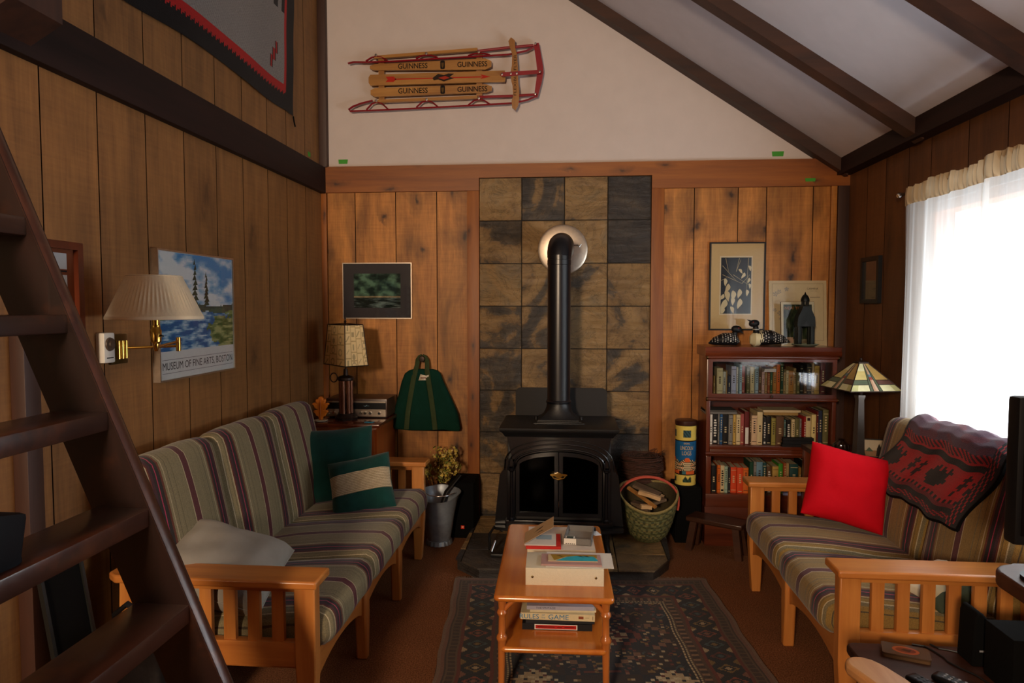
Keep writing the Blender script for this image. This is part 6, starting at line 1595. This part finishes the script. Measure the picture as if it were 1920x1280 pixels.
flat('magazine', 'teal booklet lying on the bottom bookcase shelf, right of the lilac one', 'magazine', 1.545, 4.492, .334, .09, .06, .020, '#7ab0b8', hard=False)
def glass_lamp():
    cx, cy = 1.612, 3.925; t = thing('stained_glass_lamp', 'table lamp with a square stained-glass shade on the end table by the curtain', 'lamp', (cx, cy, EZ))
    A = [Vector(v) for v in ((.175, -.12, 0), (-.12, -.175, 0), (-.175, .12, 0), (.12, .175, 0))]
    zb, zt = 1.092, 1.236
    def col(u, v):
        d = abs(u - .5); lead = '#1d1a16'; g, am, cr, ol, pk = '#4c5742', '#a88a50', '#cfca9e', '#b0ae78', '#b89c84'
        w0, w1 = .055, .115                         # centre strips
        if abs(d - w1) < .012 or abs(d - w0) < .010 or d < .007: return lead
        if abs(v - .24) < .014 or abs(v - .40) < .014: 
            if d > w1: return lead
        if d < w0:
            if .42 < v < .58: return '#5a7480' if v > .50 else '#8a3c34'
            return pk if u < .5 else '#a88468'
        if d < w1: return g
        if .24 < v < .40: return '#5a3c34' if (u < .5) else g
        if v <= .24: return cr if d < .36 else ol
        return am if u < .5 else '#c0ae6e' if v < .7 else cr
    n, m = 64, 44; b = B()
    for k in range(4):
        p, q = A[k], A[(k + 1) % 4]; C0 = Vector((cx, cy, 0))
        b.grid(lambda u, v: C0 + (p.lerp(q, u)) * lerp(1, .16, v) + Vector((0, 0, lerp(zb, zt, v))), [i / n for i in range(n + 1)], [j / m for j in range(m + 1)], 0, lambda i, j: col((i + .5) / n, (j + .5) / m))
    sh = b.build('glass_shade', M['stain'], t)
    b = B(); C0 = Vector((cx, cy, 0))
    for k in range(4):
        b.tube([C0 + A[k] + Vector((0, 0, zb)), C0 + A[k] * .16 + Vector((0, 0, zt))], .003, 6); b.tube([C0 + A[k] + Vector((0, 0, zb)), C0 + A[(k + 1) % 4] + Vector((0, 0, zb))], .0035, 6)
    b.build('lead_seam', M['bronze'], sh)
    b = B(); b.loft([[C0 + A[k] * s + Vector((0, 0, z)) for k in range(4)] for z, s in ((zt - .004, .20), (zt + .004, .19), (zt + .010, .12))]); b.lathe([(.012, zt + .008), (.006, zt + .014), (.009, zt + .022), (.002, zt + .028)], (cx, cy, 0), 12); b.build('cap', M['bronze'], t)
    b = B(); b.loft([[C0 + A[k] * s + Vector((0, 0, z)) for k in range(4)] for z, s in ((.715, .185), (.74, .150), (1.03, .108), (1.045, .135), (1.055, .135))]); b.build('column', M['pewter'], t)
    b = B(); b.lathe([(.010, 1.05), (.016, 1.06), (.016, 1.10), (.006, 1.11), (.006, zt)], (cx, cy, 0), 14); b.build('socket', M['bronze'], t)
    b = B(); b.loft([[C0 + A[k] * s + Vector((0, 0, z)) for k in range(4)] for z, s in ((EZ, .42), (.70, .42), (.712, .30), (.718, .2))]); b.build('base', M['bronze'], t)
M['stain'] = painted('leaded_art_glass', .25, var=.25, vs=16, coat=.3, spec=.5); M['pewter'] = plain('pewter_column', '#6a625c', .35, .8, .15)
glass_lamp()
def photo_stand():
    F = frame((1.735, 3.995, EZ), (.98, -.18, 0), (0, .15, 1)); t = thing('photo_frame', 'small dark photo frame with a seaside snapshot on the end table', 'photo frame', (1.735, 3.995, EZ))
    b = B(); frame_bars(b, F, -.062, 0, .062, .105, .006, -.008, .004); b.build('frame_moulding', M['black'], t)
    b = B(); slab(b, F, -.058, .004, .058, .101, -.008, -.002, col='#b8a890')
    b.rect(F, -.056, .006, .056, .040, -.0016, 0, '#8f6a4c'); b.poly(F, [(-.05, .034), (-.03, .058), (-.008, .034)], -.0012, 0, '#4f5a48'); b.poly(F, [(.004, .008), (.010, .05), (.022, .078), (.034, .05), (.044, .008)], -.0009, 0, '#2a2420'); b.build('snapshot', M['print'], t)
    t = thing('glass_globe', 'small dark glass globe glinting beside the lamp foot on the end table', 'ornament', (1.555, 4.02, EZ))
    b = B(); b.lathe([(.024, EZ), (.040, EZ + .018), (.048, EZ + .045), (.042, EZ + .072), (.024, EZ + .086), (.016, EZ + .092), (.018, EZ + .10), (.001, EZ + .101)], (1.555, 4.02, 0), 28); b.build('globe', plain('dark_amber_glass', '#1c0e08', .06, 0, .1, coat=.8), t)
    b = B(); b.lathe([(.026, EZ), (.028, EZ + .006), (.022, EZ + .012)], (1.555, 4.02, 0), 24); b.build('foot_ring', M['brass'], t)
photo_stand()

# ================================================================== NEAR RIGHT CORNER
def near_table():
    t = thing('side_table', 'low dark brown table in the near right corner holding tin, remotes and speakers', 'table', (1.33, 1.95, 0))
    b = B(); b.prism(rrect(.945, 1.52, 1.76, 2.375, .03), .368, .400, 2); o = b.build('top', M['nt'], t); md = o.modifiers.new('rounded_edge', 'BEVEL'); md.width = .008; md.segments = 2; md.limit_method = 'ANGLE'
    for x in (1.0, 1.70):
        for y_ in (1.58, 2.31): b = B(); b.bb(x - .02, x + .02, y_ - .02, y_ + .02, 0, .37, .003); b.build('leg', M['darkwood'], t)
    Z = .40
    t = thing('tin_box', 'small flat tin with an orange oval on its lid on the near dark table', 'tin', (1.11, 2.295, Z), R(-20))
    b = B(); b.prism(rrect(-.068, -.040, .068, .040, .008), 0, .010, 2, col='#6a5038'); b.build('tin_body', M['paint_gl'], t, local=True)
    b = B(); b.prism(rrect(-.070, -.042, .070, .042, .009), .010, .016, 2, col='#4e3a2a'); F = lambda u, v, w: Vector((u, v, .0162 + w))
    b.poly(F, [(.040 * math.cos(k * PI / 12), .026 * math.sin(k * PI / 12)) for k in range(24)], .0002, 0, '#a8502a'); b.poly(F, [(.030 * math.cos(k * PI / 12), .018 * math.sin(k * PI / 12)) for k in range(24)], .0005, 0, '#6e2f1c')
    b.poly(F, [(-.016, -.004), (-.004, .010), (.008, .004), (.018, .008), (.010, -.010)], .0008, 0, '#2a1a12'); b.build('printed_lid', M['paint_gl'], t, local=True)
    def remote(label, p, ang, col, n):
        t = thing('remote_control', label, 'remote', (p[0], p[1], Z), R(ang))
        b = B(); b.rbox((.048, .19, .022), .010, 10, M=Matrix.Translation((0, -.085, .011))); b.build('case', M['black'], t, local=True)
        for r_ in range(7):
            for c in range(3):
                b = B(); x, y_ = (c - 1) * .012, -.022 - r_ * .018; b.lathe([(.0042, .021), (.0042, .0235), (.001, .0242)], (x, y_, 0), 10, col=col if (r_ + c) % 3 else '#55565a'); b.build('button', M['paint'], t, local=True)
    remote('black remote control nearer the wooden chair arm on the dark table', (1.055, 2.135), 24, '#2c2d31', 1)
    remote('black remote control nearer the small speaker on the dark table', (1.135, 2.150), 38, '#8a8c90', 2)
    t = thing('desk_speaker', 'small wedge-shaped black speaker on the near dark table', 'speaker', (1.34, 2.28, Z))
    b = B(); b.prism([(1.285, Z), (1.290, Z + .155), (1.300, Z + .178), (1.312, Z + .176), (1.392, Z + .080), (1.396, Z + .07), (1.388, Z)], 2.235, 2.325, 1); o = b.build('shell', M['matt'], t); md = o.modifiers.new('softened_edge', 'BEVEL'); md.width = .008; md.segments = 2
    F = frame((0, 2.2345, 0), (1, 0, 0), (0, 0, 1)); b = B(); b.rect(F, 1.305, Z + .05, 1.322, Z + .056, .0005, 0, '#8a8a8e'); b.build('badge', M['print'], t)
    t = thing('speaker_box', 'larger black speaker box with a red mark at the lower right corner of the picture', 'speaker', (1.40, 2.10, Z))
    b = B(); b.bb(1.298, 1.50, 2.06, 2.20, Z, .575, .006); b.build('cabinet', M['matt'], t)
    F = frame((0, 2.0595, 0), (1, 0, 0), (0, 0, 1)); b = B(); b.rect(F, 1.312, Z + .040, 1.330, Z + .046, .0005, 0, '#b02a24'); b.rect(F, 1.330, Z + .040, 1.338, Z + .045, .0005, 0, '#c8c4c0'); b.build('badge', M['print'], t)
    t = thing('speaker_cable', 'thin black cable curling over the near dark table to the small speaker', 'cable', (1.25, 2.25, Z))
    b = B(); b.tube([(1.165, 2.368, Z + .003), (1.20, 2.358, Z + .003), (1.215, 2.32, Z + .003), (1.225, 2.28, Z + .003), (1.222, 2.255, Z + .004), (1.24, 2.22, Z + .003), (1.265, 2.18, Z + .003), (1.28, 2.13, Z + .003), (1.295, 2.08, Z + .003)], .003, 8); b.build('cable_run', M['wire'], t)
    b = B(); b.tube([(1.226, 2.372, Z + .003), (1.24, 2.345, Z + .003), (1.27, 2.335, Z + .003), (1.30, 2.318, Z + .003)], .003, 8); b.build('short_lead', M['wire'], t)
    t = thing('television_stand', 'dark wooden raised shelf carrying the television over the near dark table', 'stand', (1.47, 1.9, Z))
    b = B(); P = [(1.72, 2.08), (1.30, 2.08)] + arc(1.30, 1.995, .085, 90, 180, 8) + [(1.215, 1.80)] + arc(1.29, 1.80, .075, 180, 270, 6) + [(1.72, 1.725)]
    b.prism(P, .752, .797, 2); o = b.build('shelf_top', M['nt'], t); md = o.modifiers.new('rounded_edge', 'BEVEL'); md.width = .012; md.segments = 3; md.limit_method = 'ANGLE'
    for x in (1.53, 1.68):
        b = B(); b.prism([(1.78, Z), (2.05, Z), (2.05, .54), (2.02, .62), (2.05, .752), (1.76, .752), (1.80, .62), (1.78, .54)], x - .02, x + .02, 0); b.build('upright', M['nt'], t)
    t = thing('television', 'flat black television at the right edge of the picture in front of the curtain', 'television', (1.44, 1.9, .797))
    b = B(); b.bb(1.172, 1.715, 1.875, 1.925, .918, 1.312, .010); b.build('housing', M['black'], t)
    b = B(); b.bb(1.187, 1.70, 1.8735, 1.876, .945, 1.298); b.build('screen', plain('dark_screen', '#050507', .12), t)
    b = B(); b.bb(1.40, 1.49, 1.885, 1.915, .80, .93, .006); b.build('neck', M['black'], t)
    b = B(); b.prism(rrect(1.245, 1.80, 1.66, 2.0, .05), .797, .808, 2); b.build('foot', M['black'], t)
M['nt'] = wood('dark_brown_lacquer', '#2e170e', '#4c2b1c', 0, .5, 8, 0, .3, .05)
near_table()
def armchair():
    t = thing('wooden_armchair', 'light wooden chair with a rounded arm end at the bottom right of the picture', 'chair', (.93, 1.55, 0))
    dx = .30; P = []
    for y_, a, c in ((1.30, .945, 1.045), (1.55, .865, .965), (1.72, .808, .912), (1.82, .775, .884), (1.875, .757, .862)): P.append((y_, a, c))
    tip = [(.760, 1.900), (.772, 1.918), (.792, 1.928), (.815, 1.926), (.838, 1.912), (.852, 1.893)]
    poly = [(a, y_) for y_, a, c in P] + tip + [(c, y_) for y_, a, c in P[::-1]]
    b = B(); b.prism(poly, .545, .578, 2); o = b.build('armrest', M['oak'], t); md = o.modifiers.new('rounded_edge', 'BEVEL'); md.width = .010; md.segments = 3; md.limit_method = 'ANGLE'
    b = B(); b.loft([[(.805 + a * .02, 1.85 + c * .025, z) for a, c in ((-1, -1), (1, -1), (1, 1), (-1, 1))] for z in (0, .546)]); b.build('front_leg', M['maple_z'], t)
    b = B(); b.loft([[(.985 + a * .02, 1.34 + c * .025, z) for a, c in ((-1, -1), (1, -1), (1, 1), (-1, 1))] for z in (0, .546)]); b.build('rear_leg', M['maple_z'], t)
    b = B(); b.tube([(.81, 1.83, .33), (.98, 1.35, .30)], [(.016, .03)] * 2, 8); b.build('side_rail', M['maple_y'], t)
    b = B(); b.rbox((.50, .50, .10), .03, 8, M=Matrix.Translation((1.06, 1.52, .33)) if 0 else Matrix.Translation((.70, 1.42, .34))); 
M['oak'] = wood('pale_oak_arm', '#b07a48', '#d3a06a', 1, .4, 14, .1)
armchair()
# ------------------------------------------------------------------ under the ladder
t = thing('leaning_frame', 'black picture frame leaning on the left wall under the ladder', 'picture', (-1.60, 2.085, 0))
F = frame((-1.56, 2.02, .0), (.10, 1, 0), (-.16, 0, 1))
b = B(); frame_bars(b, F, -.03, .0, .14, .72, .012, -.012, .004); b.build('frame_moulding', plain('worn_black_moulding', '#1c1c1a', .5, spec=.3), t)
b = B(); slab(b, F, -.022, .008, .132, .71, -.010, -.003); b.build('backing_panel', M['matt'], t)
t = thing('black_bag', 'black leather bag on the floor under the ladder beside the long sofa', 'bag', (-1.40, 2.09, 0))
b = B(); b.rbox((.24, .13, .50), .05, 12, M=Matrix.Translation((-1.40, 2.09, .25)), fn=lambda q, p: q + .012 * NZ.noise_vector(q * 7)); b.build('body', plain('black_leather', '#0b0b0e', .35, 0, .2, 20, .2, 60), t)
b = B(); b.tube([(-1.46, 2.06, .46), (-1.45, 2.03, .56), (-1.40, 2.02, .60), (-1.35, 2.03, .56), (-1.34, 2.06, .46)], .010, 8); b.build('carry_handle', M['black'], t)

# ================================================================== LIGHT, SKY, CAMERA
def area(name, loc, rotm, sx, sy, power, col):
    l = bpy.data.lights.new(name, 'AREA'); l.shape = 'RECTANGLE'; l.size = sx; l.size_y = sy; l.energy = power; l.color = col
    o = bpy.data.objects.new(name, l); COL.objects.link(o); o.location = loc; o.rotation_euler = rotm; o['kind'] = 'helper'; return o
area('window_daylight', (2.32, 2.6, .85), (0, R(97), 0), .9, 2.8, P_WIN, (.84, .92, 1.0))
area('rear_window_daylight', (-1.10, -2.80, 2.25), (R(90), 0, 0), .45, .55, P_REAR, (1.0, .74, .50))
w = bpy.data.worlds.new('overcast_sky'); SC.world = w; w.use_nodes = True
bg = w.node_tree.nodes['Background']; bg.inputs[0].default_value = (.80, .90, 1.0, 1); bg.inputs[1].default_value = P_SKY
cam = bpy.data.cameras.new('camera'); cam.sensor_width = 36; cam.lens = 24.0; cam.clip_start = .05
co = bpy.data.objects.new('camera', cam); COL.objects.link(co); SC.camera = co; co['kind'] = 'helper'
yaw, pitch, roll = .0837864, .0523855, .000492
f = Vector((-math.sin(yaw) * math.cos(pitch), math.cos(yaw) * math.cos(pitch), -math.sin(pitch))); r_ = Vector((math.cos(yaw), math.sin(yaw), 0)); u_ = r_.cross(f)
r2_, u2_ = r_ * math.cos(roll) + u_ * math.sin(roll), u_ * math.cos(roll) - r_ * math.sin(roll)
m3 = Matrix((r2_, u2_, -f)).transposed(); co.matrix_world = Matrix.Translation((0, 0, 1.55)) @ m3.to_4x4()
vs = SC.view_settings; SC.display_settings.display_device = 'sRGB'; vs.view_transform = 'Standard'; vs.look = 'None'; vs.exposure = 0; vs.gamma = 1; vs.use_curve_mapping = False
SC.cycles.use_denoising = True; SC.cycles.max_bounces = 8; SC.cycles.transparent_max_bounces = 12; SC.cycles.diffuse_bounces = 5; SC.cycles.sample_clamp_indirect = 4; SC.cycles.caustics_reflective = False; SC.cycles.caustics_refractive = False
for o in bpy.data.objects:
    if '_w' in o: del o['_w']
